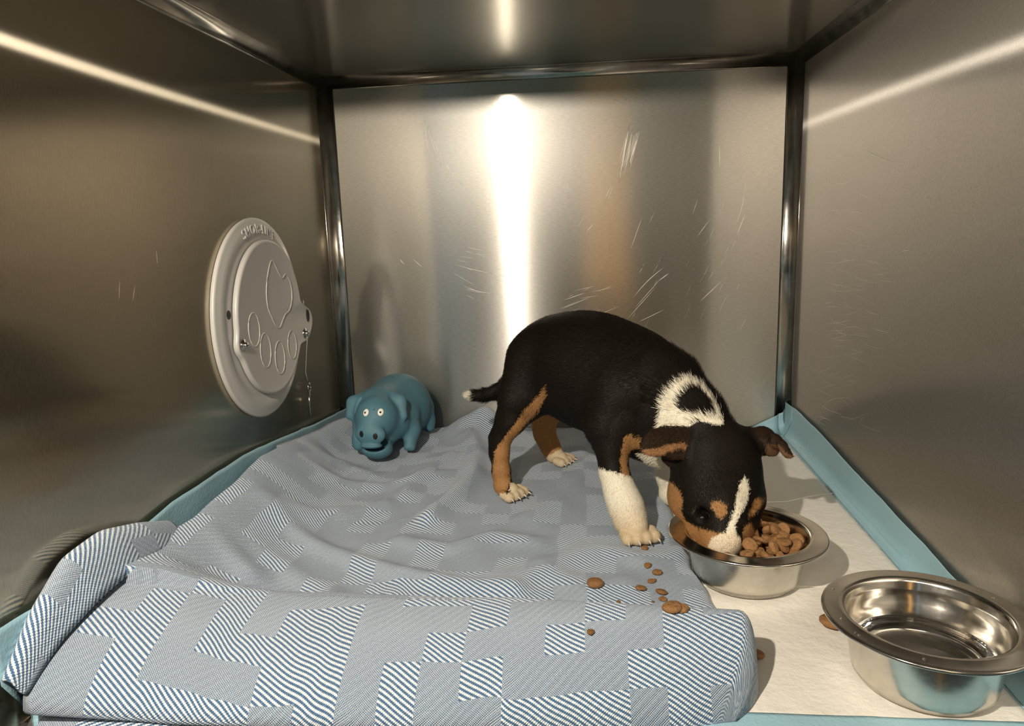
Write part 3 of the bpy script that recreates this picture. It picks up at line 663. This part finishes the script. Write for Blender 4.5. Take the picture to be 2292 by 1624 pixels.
for cy_, cz_ in ((-.311, .1795), (-.152, .167)):
    V, F = xl([(.0062, .0112), (.0062, .0122), (.0058, .0128), (.0032, .0132), (.0032, .0150), (.0028, .0158), (0, .0160)], cy_, cz_, 32)
    sc_o = mk('screw', V, F, M_SC, port); sl = MB().box((.01585, cy_-.0022, cz_-.0004), (.0161, cy_+.0022, cz_+.0004)); sl.build('slot', M_DK, sc_o, False)
V, F = xl([(0, .01125), (.0044, .01125), (.0050, .0116)], -.1385, .187, 32); V = [(x, y, .187+(z-.187)*1.7) for x, y, z in V]; mk('keyhole', V, F, M_DK, cover)
V, F = xl([(0, .01125), (.0016, .0113)], -.1475, .2035, 16); V = [(x, y, .2035+(z-.2035)*1.6) for x, y, z in V]; mk('pin_mark', V, F, M_PADW, cover)
V, F = xl([(0, .0061), (.004, .0062), (.0045, .0060)], -.3235, .2110, 20); mk('vent_slot', V, F, M_DK, port)
# raised lettering, bent along the upper rim
fc = bpy.data.curves.new('lettering', 'FONT'); fc.body = 'SHOR-LINE'; fc.size = .0135; fc.extrude = .0005; fc.align_x = 'CENTER'; fc.space_character = 1.15
fo = bpy.data.objects.new('lettering', fc); COL.objects.link(fo); dg = bpy.context.evaluated_depsgraph_get(); dg.update()
me = bpy.data.meshes.new_from_object(fo.evaluated_get(dg)); bpy.data.objects.remove(fo)
for v in me.vertices:
    a = -v.co.x/.091-.03+math.pi/2; rad = .0885+v.co.y; z_ = v.co.z
    v.co = (.0078-.0012*(v.co.y/.010)+z_, PC[0]+rad*math.cos(a), PC[1]+rad*math.sin(a))
me.materials.clear(); me.materials.append(mat('letter_plastic', (.56, .545, .52), .3))
lt = bpy.data.objects.new('raised_lettering', me); COL.objects.link(lt); lt.parent = port; lt.matrix_parent_inverse = Matrix.Translation(-Vector(port.location))
# little eye pin on its cord
mb = MB().tube([at(688, 752, .0135, 0), at(686, 790, .009, 0), at(684, 832, .006, 0), at(689, 853, .006, 0)], .0004, 6); cord = mb.build('retaining_cord', mat('cord', (.35, .34, .32), .4), port)
mb = MB(); c0 = at(691, 866, .006, 0); mb.tube([(c0[0]+.0008, c0[1]+.0040*math.cos(t), c0[2]+.0045*math.sin(t)) for t in np.linspace(0, 2*math.pi, 25)[:-1]], .0013, 8, True)
mb.tube([(c0[0], c0[1]-.0005, c0[2]-.005), at(694, 932, .005, 0)], [.0013, .0011], 10); mb.build('eye_pin', M_SC, port)
# ------------------------------------------------------------------ toy pig
M_PG = mat('pig_latex', (.075, .205, .27), .62); M_PG.node_tree.nodes['Principled BSDF'].inputs['Subsurface Weight'].default_value = .05
L = M_PG.node_tree.links; pn = noise(M_PG, 60, 3)
L.new(mixc(M_PG, pn, (.055, .145, .19), (.080, .195, .245)), M_PG.node_tree.nodes['Principled BSDF'].inputs['Base Color'])
bump(M_PG, noise(M_PG, 500, 2), .0002, .4)
M_WH = mat('white_paint', (.85, .83, .76), .4); M_BK = mat('black_paint', (.008, .008, .009), .35); M_MO = mat('mouth_cavity', (.02, .06, .085), .6)
pz = on_blanket(.095, -.13)
def J(px, py, y, rp):                     # a joint: pixel + depth -> point and radius
    P = at(px, py, y); return P, rp*pxm(P)
def chain(S_, L_, k=.006, tg=0, sq=None, f=1.0):
    Q = [J(*q) for q in L_]
    for (a, ra), (b_, rb) in zip(Q, Q[1:]): S_.cap(a, b_, ra, rb, k, tg=tg, sq=sq, f=f)
S_ = SDF((.015, -.215, .0), (.165, -.005, .125), .0011)
chain(S_, [(852, 925, -.125, 62), (893, 908, -.075, 68), (915, 915, -.045, 55)], .012)          # barrel
chain(S_, [(846, 925, -.140, 52), (845, 930, -.155, 47)], .010)                                   # head
chain(S_, [(842, 945, -.160, 40), (832, 962, -.172, 33)], .010)                                   # muzzle
P, r0 = J(829, 972, -.182, 30); fw = np.array([-.10, -1, .12]); fw /= np.linalg.norm(fw); rt_ = np.cross(fw, [0, 0, 1]); rt_ /= np.linalg.norm(rt_); up_ = np.cross(rt_, fw)
AX = [rt_, fw, up_]
Pj, rj = J(844, 1003, -.171, 32)
S_.ell(Pj, (rj*1.12, .016, rj*.74), .003, ax=AX)                                                  # lower jaw cup
S_.ell(Pj+fw*.006+up_*rj*.36, (rj*.90, .020, rj*.50), .0015, 'sub', ax=AX); _a, _ = J(858, 992, -.190, 1); _b, _ = J(880, 970, -.172, 1); S_.cap(_a, _b, .0055, .0020, .0015, 'sub')                         # open mouth
S_.ell(P, (r0*1.18, .0075, r0*.80), .003, ax=AX)                                                  # snout disc
S_.ell(P-up_*r0*.85-fw*.002, (r0*.85, .010, r0*.22), .004, ax=AX)                                # upper lip
chain(S_, [(882, 950, -.138, 36), (866, 978, -.150, 20)], .012)                                   # cheek behind jaw
for L_ in ([(806, 893, -.138, 13), (792, 902, -.143, 15), (785, 928, -.148, 12)], [(874, 888, -.138, 14), (892, 900, -.143, 16), (900, 930, -.149, 12)]):
    chain(S_, L_, .003, sq=(0, -1, .25), f=.50)
for L_ in ([(808, 892, -.1485, 5), (798, 904, -.153, 6), (792, 922, -.157, 5)], [(876, 889, -.1485, 5), (888, 902, -.153, 6), (893, 920, -.158, 5)]):
    Q = [J(*q) for q in L_]
    for (a, ra), (b_, rb) in zip(Q, Q[1:]): S_.cap(a, b_, ra, rb, .0015, 'sub')
chain(S_, [(918, 930, -.112, 20), (923, 962, -.128, 16), (918, 990, -.136, 14)], .008); chain(S_, [(912, 1000, -.141, 8), (922, 1001, -.140, 8)], .003)
chain(S_, [(808, 960, -.150, 18), (805, 985, -.156, 14), (803, 996, -.158, 12)], .008)
chain(S_, [(950, 915, -.060, 20), (958, 940, -.060, 13), (961, 955, -.062, 11)], .008)
chain(S_, [(868, 960, -.060, 18), (864, 985, -.060, 13)], .008)
chain(S_, [(935, 880, -.035, 6), (948, 872, -.030, 5), (945, 862, -.028, 4)], .004)
for q in [(879,841),(893,840),(858,850),(830,856),(826,868),(908,882),(924,901),(921,876),(917,870),(872,871),(934,938),(837,916)]:       # hair pips
    pass
V, Q, Tg = S_.mesh(); V = smooth_verts(V, Q, 2)
dz = max(0, 0)
pig = empty('toy_pig', (.095, -.12, float(V[:, 2].min())))
tag(pig, 'blue latex toy pig with white cartoon eyes and open mouth at the back left', 'toy')
body = fastmesh('body', V, Q, M_PG, pig)
PB = BVHTree.FromPolygons([Vector(v) for v in V], [tuple(int(i) for i in q) for q in Q])
def hit(B, px, py):
    d = Vector(FW*FPX + RT*(px-1146) - UP*(py-812)).normalized(); return B.ray_cast(Vector(CAM), d)
def decal(B, name, px, py, rx, ry, M, par, lift=.0003, dome=.0006, tilt=0.0):         # small oval lens lying on a surface
    h = hit(B, px, py)
    if h[0] is None: return None
    P, N = h[0], h[1]; s_ = pxm(P)
    r1 = Vector(RT)-N*N.dot(Vector(RT)); r1.normalize(); u1 = N.cross(r1)
    if u1.dot(Vector(UP)) < 0: u1 = -u1
    r1, u1 = r1*math.cos(tilt)+u1*math.sin(tilt), u1*math.cos(tilt)-r1*math.sin(tilt)
    n_ = 28; V_, F_ = [], []
    for j, (q, z) in enumerate(((1, -.6), (1, lift/dome*.4), (.8, .75), (.45, 1.0))): V_ += [P+r1*rx*s_*q*math.cos(2*math.pi*k/n_)+u1*ry*s_*q*math.sin(2*math.pi*k/n_)+N*(z*dome+lift*.3) for k in range(n_)]
    V_.append(P+N*(dome*1.05+lift*.3)); F_ = [(j*n_+k, j*n_+(k+1) % n_, (j+1)*n_+(k+1) % n_, (j+1)*n_+k) for j in range(3) for k in range(n_)]+[(3*n_+k, 3*n_+(k+1) % n_, 4*n_) for k in range(n_)]
    return mk(name, V_, F_, M, par)
for px, py, dx in ((819, 923, -1), (852, 922, -1)):
    e_ = decal(PB, 'eye', px, py, 6.6, 8.6, M_WH, body, tilt=-.15)
    h = hit(PB, px+dx, py+.5); P = h[0]+h[1]*.0010; vv, ff = lathe([(0, -.0002), (.0012, 0), (0, .0003)], 16); 
    q_ = h[1].to_track_quat('Z', 'Y').to_matrix(); mk('pupil', [P+q_@Vector(v) for v in vv], ff, M_BK, body)
for px, py in ((809, 971), (840, 976)): decal(PB, 'nostril', px, py, 5.2, 7.2, M_BK, body, dome=.0003, lift=.0002)
# inside of the mouth
mo = SDF((.015, -.215, .0), (.165, -.12, .08), .0010); mo.ell(Pj-fw*.014+up_*rj*.40, (rj*.62, .006, rj*.34), .001, ax=AX); V, Q, _ = mo.mesh(); fastmesh('mouth_cavity', V, Q, M_MO, body)
for px, py in [(879,843),(892,842),(858,851),(831,858),(828,869),(907,882),(922,899),(921,877),(917,872),(873,871),(933,937),(837,916)]:
    h = hit(PB, px, py)
    if h[0] is not None:
        V, F = lathe([(.0009, -.0003), (.0007, .0004), (0, .0010)], 10); q_ = h[1].to_track_quat('Z', 'Y').to_matrix(); mk('hair_pip', [h[0]+q_@Vector(v) for v in V], F, M_PG if False else bpy.data.materials.get('pip') or mat('pip', (.03, .09, .13), .5), body)
# ------------------------------------------------------------------ puppy
O_ = np.array([.2875, -.22, 0]); D_ = np.array([.70711, -.70711, 0]); N_ = np.array([.70711, .70711, 0])
def S3(s, n, z): return O_+D_*s+N_*n+np.array([0, 0, z])
P_ = SDF((.175, -.475, .002), (.545, -.085, .215), .0015)
lat = N_
TORSO, HEAD, EAR, FN, FF, HN, HF, TAIL, NECK = range(1, 10)
cc = lambda a, b, r0, r1, k=.02, tg=TORSO, f=.86: P_.cap(S3(*a), S3(*b), r0, r1, k, tg=tg, sq=lat, f=f)
cc((.034, 0, .150), (.065, 0, .1455), .042, .050)
cc((.065, 0, .1455), (.100, 0, .1430), .050, .0510)
cc((.100, 0, .1430), (.138, 0, .134), .0510, .0500)
cc((.138, 0, .134), (.168, 0, .119), .0500, .0400)
cc((.150, 0, .112), (.178, 0, .100), .036, .030, .018)                     # deep chest
chain(P_, [(1492, 880, -.342, 92), (1548, 930, -.362, 64), (1596, 990, -.378, 58)], .014, NECK)           # neck, dropping to the bowl
# haunches and shoulders
P_.cap(S3(.028, -.020, .148), S3(.026, -.034, .118), .032, .026, .014, tg=TORSO); P_.cap(S3(.020, .020, .146), S3(.012, .034, .118), .032, .024, .014, tg=TORSO)
P_.cap(S3(.152, -.020, .140), S3(.142, -.036, .108), .029, .022, .010, tg=TORSO); P_.cap(S3(.152, .020, .136), S3(.150, .034, .106), .028, .021, .012, tg=TORSO)
# near hind leg
chain(P_, [(1196, 842, -.258, 46), (1165, 898, -.268, 36), (1143, 940, -.270, 29), (1122, 975, -.268, 23)], .012, HN)
chain(P_, [(1122, 975, -.268, 23), (1118, 1012, -.270, 20), (1122, 1055, -.272, 19), (1126, 1085, -.274, 19)], .006, HN)
chain(P_, [(1101, 978, -.262, 8), (1104, 1020, -.266, 7)], .006, HN)         # hock tendon
chain(P_, [(1126, 1088, -.276, 18), (1146, 1096, -.283, 16)], .006, HN)
# far hind leg
chain(P_, [(1238, 870, -.165, 42), (1228, 910, -.160, 33), (1217, 945, -.155, 23), (1219, 972, -.156, 20), (1232, 1000, -.160, 18), (1240, 1015, -.164, 17)], .010, HF)
chain(P_, [(1240, 1018, -.166, 16), (1256, 1024, -.172, 14)], .005, HF)
# near front leg
chain(P_, [(1398, 895, -.350, 50), (1377, 955, -.354, 38), (1369, 1005, -.357, 30), (1374, 1055, -.361, 28), (1388, 1100, -.365, 31), (1402, 1135, -.368, 34), (1412, 1165, -.372, 33)], .010, FN)
chain(P_, [(1412, 1166, -.374, 34), (1424, 1180, -.382, 26)], .006, FN)
# far front leg
chain(P_, [(1478, 950, -.315, 40), (1490, 1010, -.305, 29), (1494, 1060, -.300, 22), (1498, 1100, -.300, 21)], .010, FF)
chain(P_, [(1499, 1108, -.302, 20), (1508, 1118, -.312, 17)], .006, FF)
# toes
def toes(c, fwd, side, r_, n_, sp, tg, cl):
    out = []
    for i in range(n_):
        t = i-(n_-1)/2; q = c+side*sp*t+fwd*(r_*(.9-.22*abs(t)))+np.array([0, 0, 0]); P_.cap(q-fwd*r_*1.3+np.array([0, 0, r_*.25]), q, r_*.80, r_*.90, r_*.16, tg=tg)
        out.append((q+fwd*r_*.75+np.array([0, 0, -r_*.10])+side*sp*.10*t, fwd+side*.18*t))
    return out
def nv(v): v = np.array(v, float); return v/np.linalg.norm(v)
gz = lambda x, y: on_blanket(x, y)
CL = []
c = at(1432, 1186, -.384); gy = gz(c[0], c[1]); c[2] = gy+.0072; f1 = nv((.30, -.95, 0)); CL += toes(c, f1, nv((.95, .30, 0)), .0064, 4, .0080, FN, 1)
c = at(1151, 1097, -.284); c[2] = gz(c[0], c[1])+.0060; f2 = nv((.80, -.60, 0)); CL += toes(c, f2, nv((.60, .80, 0)), .0058, 4, .0075, HN, 1)
c = at(1262, 1026, -.172); c[2] = gz(c[0], c[1])+.0058; CL += toes(c, nv((.85, -.5, 0)), nv((.5, .85, 0)), .0055, 4, .0070, HF, 1)
c = at(1512, 1120, -.315); c[2] = gz(c[0], c[1])+.0060; CL += toes(c, nv((.5, -.85, 0)), nv((.85, .5, 0)), .0058, 4, .0075, FF, 1)
# tail
chain(P_, [(1186, 790, -.205, 24), (1160, 830, -.200, 17), (1142, 858, -.197, 15), (1115, 877, -.194, 12), (1085, 884, -.192, 9.5), (1060, 884, -.191, 6), (1046, 883, -.190, 2)], .008, TAIL)
# head: skull, cheeks, muzzle
hx = nv((.93, .28, -.06)); hn = nv((.30, -.80, .52)); hn = nv(hn-hx*(hn@hx)); hd = np.cross(hn, hx); hd = -hd if hd[2] > 0 else hd        # right, forehead normal, down the face
AXH = [hx, hn, hd]
PH, _r = J(1602, 1042, -.388, 1); PF, _ = J(1606, 1105, -.404, 1); PM, _ = J(1622, 1168, -.424, 1); PN, _ = J(1617, 1205, -.434, 1)
P_.ell(PH, (.0375, .034, .037), .010, tg=HEAD, ax=AXH)
P_.ell(PF, (.0365, .027, .033), .012, tg=HEAD, ax=AXH)
chain(P_, [(1620, 985, -.372, 30), (1672, 988, -.370, 26)], .012, HEAD)
for q in ((1525, 1118, -.402, 25), (1685, 1118, -.394, 22)): P, r_ = J(*q); P_.ell(P, (r_*1.0, r_*1.0, r_*1.3), .014, tg=HEAD, ax=AXH)
P_.cap(PF+hd*.010, PM, .0245, .0195, .012, tg=HEAD)
P_.cap(PM, PN, .0190, .0160, .008, tg=HEAD)
P_.cap(PM-hn*.009, PN-hn*.010, .0150, .0125, .008, tg=HEAD)              # lower jaw
chain(P_, [(1560, 1190, -.418, 20), (1598, 1210, -.430, 17)], .010, HEAD)  # flew on the near side
chain(P_, [(1678, 1170, -.412, 18), (1660, 1205, -.428, 15)], .010, HEAD)
P, r_ = J(1632, 1125, -.428, 14); P_.ell(P, (r_, r_*.8, r_*1.7), .010, tg=HEAD, ax=AXH)   # bridge of the nose
for q, s_ in (((1578, 1153, -.428, 18), .8), ((1683, 1148, -.424, 11), .8)):
    P, r_ = J(*q); P_.ell(P+hn*.003, (r_*1.15, r_*.7, r_*.9), .006, 'sub', ax=AXH)            # eye sockets
for q in ((1600, 1136, -.428, 10), (1690, 1130, -.418, 8)): P, r_ = J(*q); P_.ell(P, (r_*1.4, r_*.6, r_*.8), .006, tg=HEAD, ax=AXH)
# ears: folded flaps
chain(P_, [(1548, 985, -.392, 27), (1508, 986, -.402, 25), (1478, 992, -.408, 19)], .004, EAR, sq=nv((.15, -.75, .65)), f=.17)
chain(P_, [(1508, 990, -.403, 20), (1470, 988, -.410, 17), (1452, 998, -.413, 12)], .003, EAR, sq=nv((.15, -.75, .65)), f=.17)
chain(P_, [(1500, 1003, -.4075, 5), (1446, 1010, -.4145, 4)], .003, EAR)
chain(P_, [(1545, 992, -.396, 12), (1510, 1003, -.4085, 6)], .004, EAR)
chain(P_, [(1540, 1005, -.395, 22), (1515, 1016, -.400, 21), (1500, 1024, -.403, 13)], .005, EAR, sq=nv((.1, -.95, -.1)), f=.35)
chain(P_, [(1672, 984, -.368, 25), (1712, 980, -.376, 20), (1739, 987, -.385, 14)], .004, EAR, sq=nv((.35, -.7, .6)), f=.26)
chain(P_, [(1735, 982, -.386, 12), (1752, 998, -.392, 9), (1762, 1014, -.394, 6), (1776, 1022, -.395, 2.5)], .003, EAR, sq=nv((.5, -.8, .3)), f=.40)
chain(P_, [(1708, 1000, -.380, 14), (1728, 1007, -.384, 11)], .004, EAR, sq=nv((.1, -.95, 0)), f=.5)
V, Q, Tg = P_.mesh(); V = smooth_verts(V, Q, 2)
# keep the largest connected piece
E_ = np.concatenate([Q[:, [0, 1]], Q[:, [1, 2]], Q[:, [2, 3]], Q[:, [3, 0]]]); lab = np.arange(len(V))
for _ in range(400):
    m_ = np.minimum(lab[E_[:, 0]], lab[E_[:, 1]]); l2 = lab.copy(); np.minimum.at(l2, E_[:, 0], m_); np.minimum.at(l2, E_[:, 1], m_); l2 = l2[l2]
    if (l2 == lab).all(): break
    lab = l2
u_, cnt_ = np.unique(lab, return_counts=True); keep = lab == u_[cnt_.argmax()]
if not keep.all():
    nid = np.cumsum(keep)-1; Q = nid[Q[keep[Q[:, 0]]]]; V = V[keep]; Tg = Tg[keep]
# coat: patches drawn on the animal (outlines in the photograph's frame, limited to the body part that wears them)
BLACK, TAN, WHITE, CREAM, BROWN = (.0095, .0065, .0042), (.36, .185, .070), (.80, .74, .60), (.62, .50, .33), (.075, .038, .018)
COLLAR = [(1472,958),(1476,923),(1483,896),(1497,872),(1521,854),(1538,846),(1557,852),(1574,864),(1590,886),(1606,912),(1619,937),(1618,957),(1606,965),(1590,950),(1569,943),(1548,950),(1528,960),(1507,963),(1490,972),(1475,975)]
SADDLE = [(1519,913),(1521,889),(1538,872),(1555,865),(1570,872),(1583,887),(1598,910),(1606,930),(1590,932),(1576,930),(1548,925),(1528,920)]
TANLEG = [(1222,860),(1226,884),(1207,915),(1181,944),(1162,967),(1143,1000),(1139,1029),(1142,1077),(1128,1110),(1100,1108),(1101,1066),(1106,1011),(1120,989),(1148,952),(1179,911),(1203,889),(1216,871)]
CHEEK = [(1498,1080),(1506,1083),(1521,1099),(1530,1123),(1526,1144),(1534,1165),(1562,1182),(1593,1189),(1617,1194),(1600,1240),(1560,1225),(1530,1200),(1500,1160),(1480,1110)]
MUZ = [(1621,1192),(1593,1203),(1584,1222),(1600,1250),(1660,1250),(1662,1222),(1656,1205),(1645,1192)]
BLAZE = [(1666,1066),(1655,1089),(1648,1113),(1645,1141),(1632,1170),(1622,1200),(1646,1202),(1646,1172),(1659,1151),(1672,1127),(1677,1098),(1673,1079)]
BROW1 = [(1590,1131),(1600,1124),(1612,1123),(1626,1134),(1627,1154),(1615,1163),(1604,1156)]
BROW2 = [(1697,1116),(1712,1120),(1704,1134),(1685,1156),(1675,1162),(1678,1141),(1686,1123)]
TMUZ = [(1664,1180),(1680,1170),(1690,1190),(1680,1230),(1658,1232),(1662,1210)]
TANF = [(1400,972),(1417,970),(1455,985),(1455,1004),(1425,1000),(1410,1010),(1404,1029),(1408,1060),(1392,1066),(1388,1029),(1392,1003)]
EARR = [(1436,1020),(1436,1006),(1465,1003),(1493,996),(1524,990),(1543,997),(1542,1010),(1525,1002),(1500,1010),(1476,1022)]
EARL = [(1741,996),(1752,1004),(1764,1017),(1782,1018),(1784,1030),(1762,1027),(1746,1012)]
EARM = [(1718,992),(1742,995),(1746,1010),(1736,1022),(1712,1018)]
def coat(V, Tg, jit=0.0, rng=None):
    x, y = projv(V)
    if jit: x = x+rng.normal(0, jit, len(V)); y = y+rng.normal(0, jit, len(V))
    rel = V-O_; s = rel@D_; n = rel@N_; z = V[:, 2]
    C = np.tile(BLACK, (len(V), 1)); 
    def put(m_, c_): C[m_] = c_
    body_ = np.isin(Tg, (TORSO, NECK)); depth_ok = n < .02
    put(body_ & (z < .095+0*n) & (s > .125) & (s < .205) & (abs(n) < .018), CREAM)          # chest between the legs
    put(body_ & (z < .108) & (s < .05) & (abs(n) < .022), CREAM)                               # groin
    COL_ = inpoly(x, y, COLLAR) & ~inpoly(x, y, SADDLE) & depth_ok
    put(np.isin(Tg, (NECK, TORSO)) & (s > .17) & (z < .088), WHITE)
    put(np.isin(Tg, (TORSO, FN)) & inpoly(x, y, TANF) & (n < -.005), TAN)
    put((Tg == FN) & (y > 1047+(x-1345)*.27), WHITE)
    k_ = np.clip((y-1120)/70, 0, 1)[:, None]; f_ = (Tg == FN) & (y > 1120); C[f_] = (np.array(WHITE)*(1-k_)+np.array((.60, .47, .30))*k_)[f_]
    put(Tg == FF, WHITE); put((Tg == FF) & (z > .085), BLACK)
    put(np.isin(Tg, (HN, TORSO)) & inpoly(x, y, TANLEG) & (n < .0), TAN)
    put((Tg == HN) & (n > -.030) & (z < .115) & ~inpoly(x, y, [(1085,900),(1215,860),(1181,905),(1148,948),(1120,985),(1104,1010),(1098,1060),(1085,1060)]), TAN)
    put((Tg == HN) & (x > 1140+(1100-y)*.12) & (y > 1079), CREAM); put((Tg == HN) & (y > 1103), CREAM)
    put((Tg == HF), TAN); put((Tg == HF) & (y < 905), (.42, .27, .14)); put((Tg == HF) & (n > .062) & (z > .05), BLACK)
    put((Tg == HF) & (y > 1012+(1240-x)*.6), CREAM)
    put((Tg == TAIL) & (x < 1060), WHITE)
    H_ = (Tg == HEAD)
    put(H_ & inpoly(x, y, CHEEK), TAN); put(H_ & inpoly(x, y, TMUZ), TAN); put(H_ & inpoly(x, y, BLAZE), WHITE); put(H_ & inpoly(x, y, MUZ), (.74, .64, .48))
    put(H_ & inpoly(x, y, BROW1), TAN); put(H_ & inpoly(x, y, BROW2), TAN)
    far = H_ & (((V-PF)@hn) < -.012) & (z < .085); put(far, TAN); put(far & (((V-PF)@hn) < -.024), WHITE)
    E = (Tg == EAR); put(E, (.026, .015, .008)); put(E & inpoly(x, y, EARR), (.28, .14, .06)); put(E & inpoly(x, y, EARL), (.16, .08, .04)); put(E & inpoly(x, y, EARM), BROW); put(COL_ & ((body_ & (y < 962)) | (y < 952)), WHITE)
    return C
BROW = (.11, .055, .028)
rng = np.random.default_rng(5)
col = coat(V, Tg, 1.2, rng)
M_FUR = mat('puppy_coat', (.02, .015, .01), .55); L = M_FUR.node_tree.links
va = nd(M_FUR, 'ShaderNodeAttribute', attribute_name='coat'); L.new(va.outputs['Color'], M_FUR.node_tree.nodes['Principled BSDF'].inputs['Base Color'])
M_FUR.node_tree.nodes['Principled BSDF'].inputs['Specular IOR Level'].default_value = .14
puppy = empty('puppy', (.345, -.28, .012))
tag(puppy, 'black, tan and white puppy standing on the blanket eating from the food bowl', 'puppy')
pbody = fastmesh('body', V, Q, M_FUR, puppy, col)
DB = BVHTree.FromPolygons([Vector(v) for v in V], [tuple(int(i) for i in q) for q in Q])
# short coat hairs, combed along the body
def fur(V, Q, Tg, n_hair, rng):
    a, b_, c_, d_ = (V[Q[:, i]] for i in range(4)); nrm = np.cross(c_-a, d_-b_); ar = np.linalg.norm(nrm, axis=1); nrm /= ar[:, None]+1e-12
    w_ = ar*np.where(np.isin(Tg[Q[:, 0]], (HEAD, EAR, TAIL)), 2.2, 1.0); f = rng.choice(len(Q), n_hair, p=w_/w_.sum()); u, v = rng.random(n_hair)[:, None], rng.random(n_hair)[:, None]
    P = (a[f]*(1-u)+b_[f]*u)*(1-v)+(d_[f]*(1-u)+c_[f]*u)*v; Nn = nrm[f]; tg = Tg[Q[f, 0]]
    flow = np.tile(-D_*.8+np.array([0, 0, -.5]), (n_hair, 1))
    flow[tg == HEAD] = -hd*1.0; flow[tg == NECK] = -D_*.9+np.array([0, 0, .35]); flow[tg == EAR] = (-.6, -.4, -.3)
    for t_ in (FN, FF, HN, HF): flow[tg == t_] = (0, 0, -1)
    flow[tg == TAIL] = (-.8, .2, -.15)
    m_ = (tg == EAR) & (P[:, 0] > .47); flow[m_] = (.6, -.4, -.4)
    fl_ = flow+rng.normal(0, .16, flow.shape); fl_ -= Nn*(fl_*Nn).sum(1)[:, None]; fl_ /= np.linalg.norm(fl_, axis=1)[:, None]+1e-9
    ln = np.select([tg == HEAD, tg == EAR, np.isin(tg, (FN, FF)), np.isin(tg, (HN, HF)), tg == TAIL, tg == NECK], [.0024, .0020, .0022, .0026, .0060, .0070], .0046)*rng.uniform(.6, 1.25, n_hair)
    px_, py_ = projv(P); mz_ = (tg == HEAD) & (py_ > 1165); ln[mz_] *= .6; ln[np.isin(tg, (FN, FF, HN, HF)) & (P[:, 2] < .032)] *= .5
    lift = np.where(tg == NECK, .38, np.where(tg == TAIL, .40, np.where(np.isin(tg, (FN, FF, HN, HF)), .18, .20)))*rng.uniform(.5, 1.5, n_hair)
    side = np.cross(fl_, Nn); w = .00016*rng.uniform(.7, 1.2, n_hair)[:, None]
    T1 = P+fl_*(ln*.5)[:, None]+Nn*(ln*lift*.75)[:, None]; T2 = P+fl_*ln[:, None]+Nn*(ln*lift)[:, None]; P0 = P-Nn*.0004
    VV_ = np.stack([P0-side*w, P0+side*w, T1+side*w*.8, T1-side*w*.8, T2], 1).reshape(-1, 3)
    C = coat(P, tg, 2.2, rng); C = C*rng.uniform(.7, 1.35, n_hair)[:, None]; C = np.clip(C, 0, .95)
    i = np.arange(n_hair)[:, None]*5; return VV_, np.concatenate([i, i+1, i+2, i+3], 1), np.concatenate([i+3, i+2, i+4], 1), np.repeat(C, 5, 0)
NH = 260000
hv, hq_, ht, hc = fur(V, Q, Tg, NH, rng)
me = bpy.data.meshes.new('fur'); me.vertices.add(len(hv)); me.vertices.foreach_set('co', hv.astype(np.float32).ravel())
me.loops.add(NH*7); li_ = np.concatenate([hq_, ht], 1).astype(np.int32); me.loops.foreach_set('vertex_index', li_.ravel())
me.polygons.add(NH*2); ls = (np.arange(NH)[:, None]*7+np.array([0, 4])).astype(np.int32).ravel(); me.polygons.foreach_set('loop_start', ls); me.update(calc_edges=True)
ca = me.color_attributes.new('coat', 'FLOAT_COLOR', 'POINT'); ca.data.foreach_set('color', np.concatenate([hc, np.ones((len(hc), 1))], 1).astype(np.float32).ravel())
me.materials.append(M_FUR); fo = bpy.data.objects.new('fur', me); COL.objects.link(fo); fo.parent = puppy; fo.matrix_parent_inverse = Matrix.Translation(-Vector(puppy.location)); fo['kind'] = 'stuff'
# eyes, claws
M_EYE = mat('eye_dark', (.006, .005, .006), .04); M_EYE.node_tree.nodes['Principled BSDF'].inputs['Coat Weight'].default_value = 1
M_CLAW = mat('claw', (.62, .52, .42), .3)
def ball(c_, r_, sx_=1, sy_=1, sz_=1, ax=None, n_=24, m_=14):
    A_ = np.eye(3) if ax is None else np.array(ax); V_ = []
    for i in range(m_+1):
        for k in range(n_):
            th, a = math.pi*i/m_, 2*math.pi*k/n_; q = np.array([math.sin(th)*math.cos(a)*sx_, math.sin(th)*math.sin(a)*sy_, math.cos(th)*sz_])*r_; V_.append(np.array(c_)+q@A_)
    return V_, [(i*n_+k, i*n_+(k+1) % n_, (i+1)*n_+(k+1) % n_, (i+1)*n_+k) for i in range(m_) for k in range(n_)]
for (px, py, rp) in ((1576, 1156, 17), (1694, 1148, 9)):
    h = hit(DB, px, py)
    if h[0] is not None:
        c_ = np.array(h[0])-np.array(h[1])*rp*pxm(h[0])*.70; Vv, Ff = ball(c_, rp*pxm(h[0]), 1.1, 1, .85, AXH); mk('eye', Vv, Ff, M_EYE, pbody)
for c_, f_ in CL:
    f_ = nv(f_+np.array([0, 0, -.25])); MB().tube([c_-f_*.001, c_+f_*.0012+np.array([0, 0, .0004]), c_+f_*.0030, c_+f_*.0043+np.array([0, 0, -.0010])], [.0010, .00095, .0007, .00015], 10).build('claw', M_CLAW, pbody)
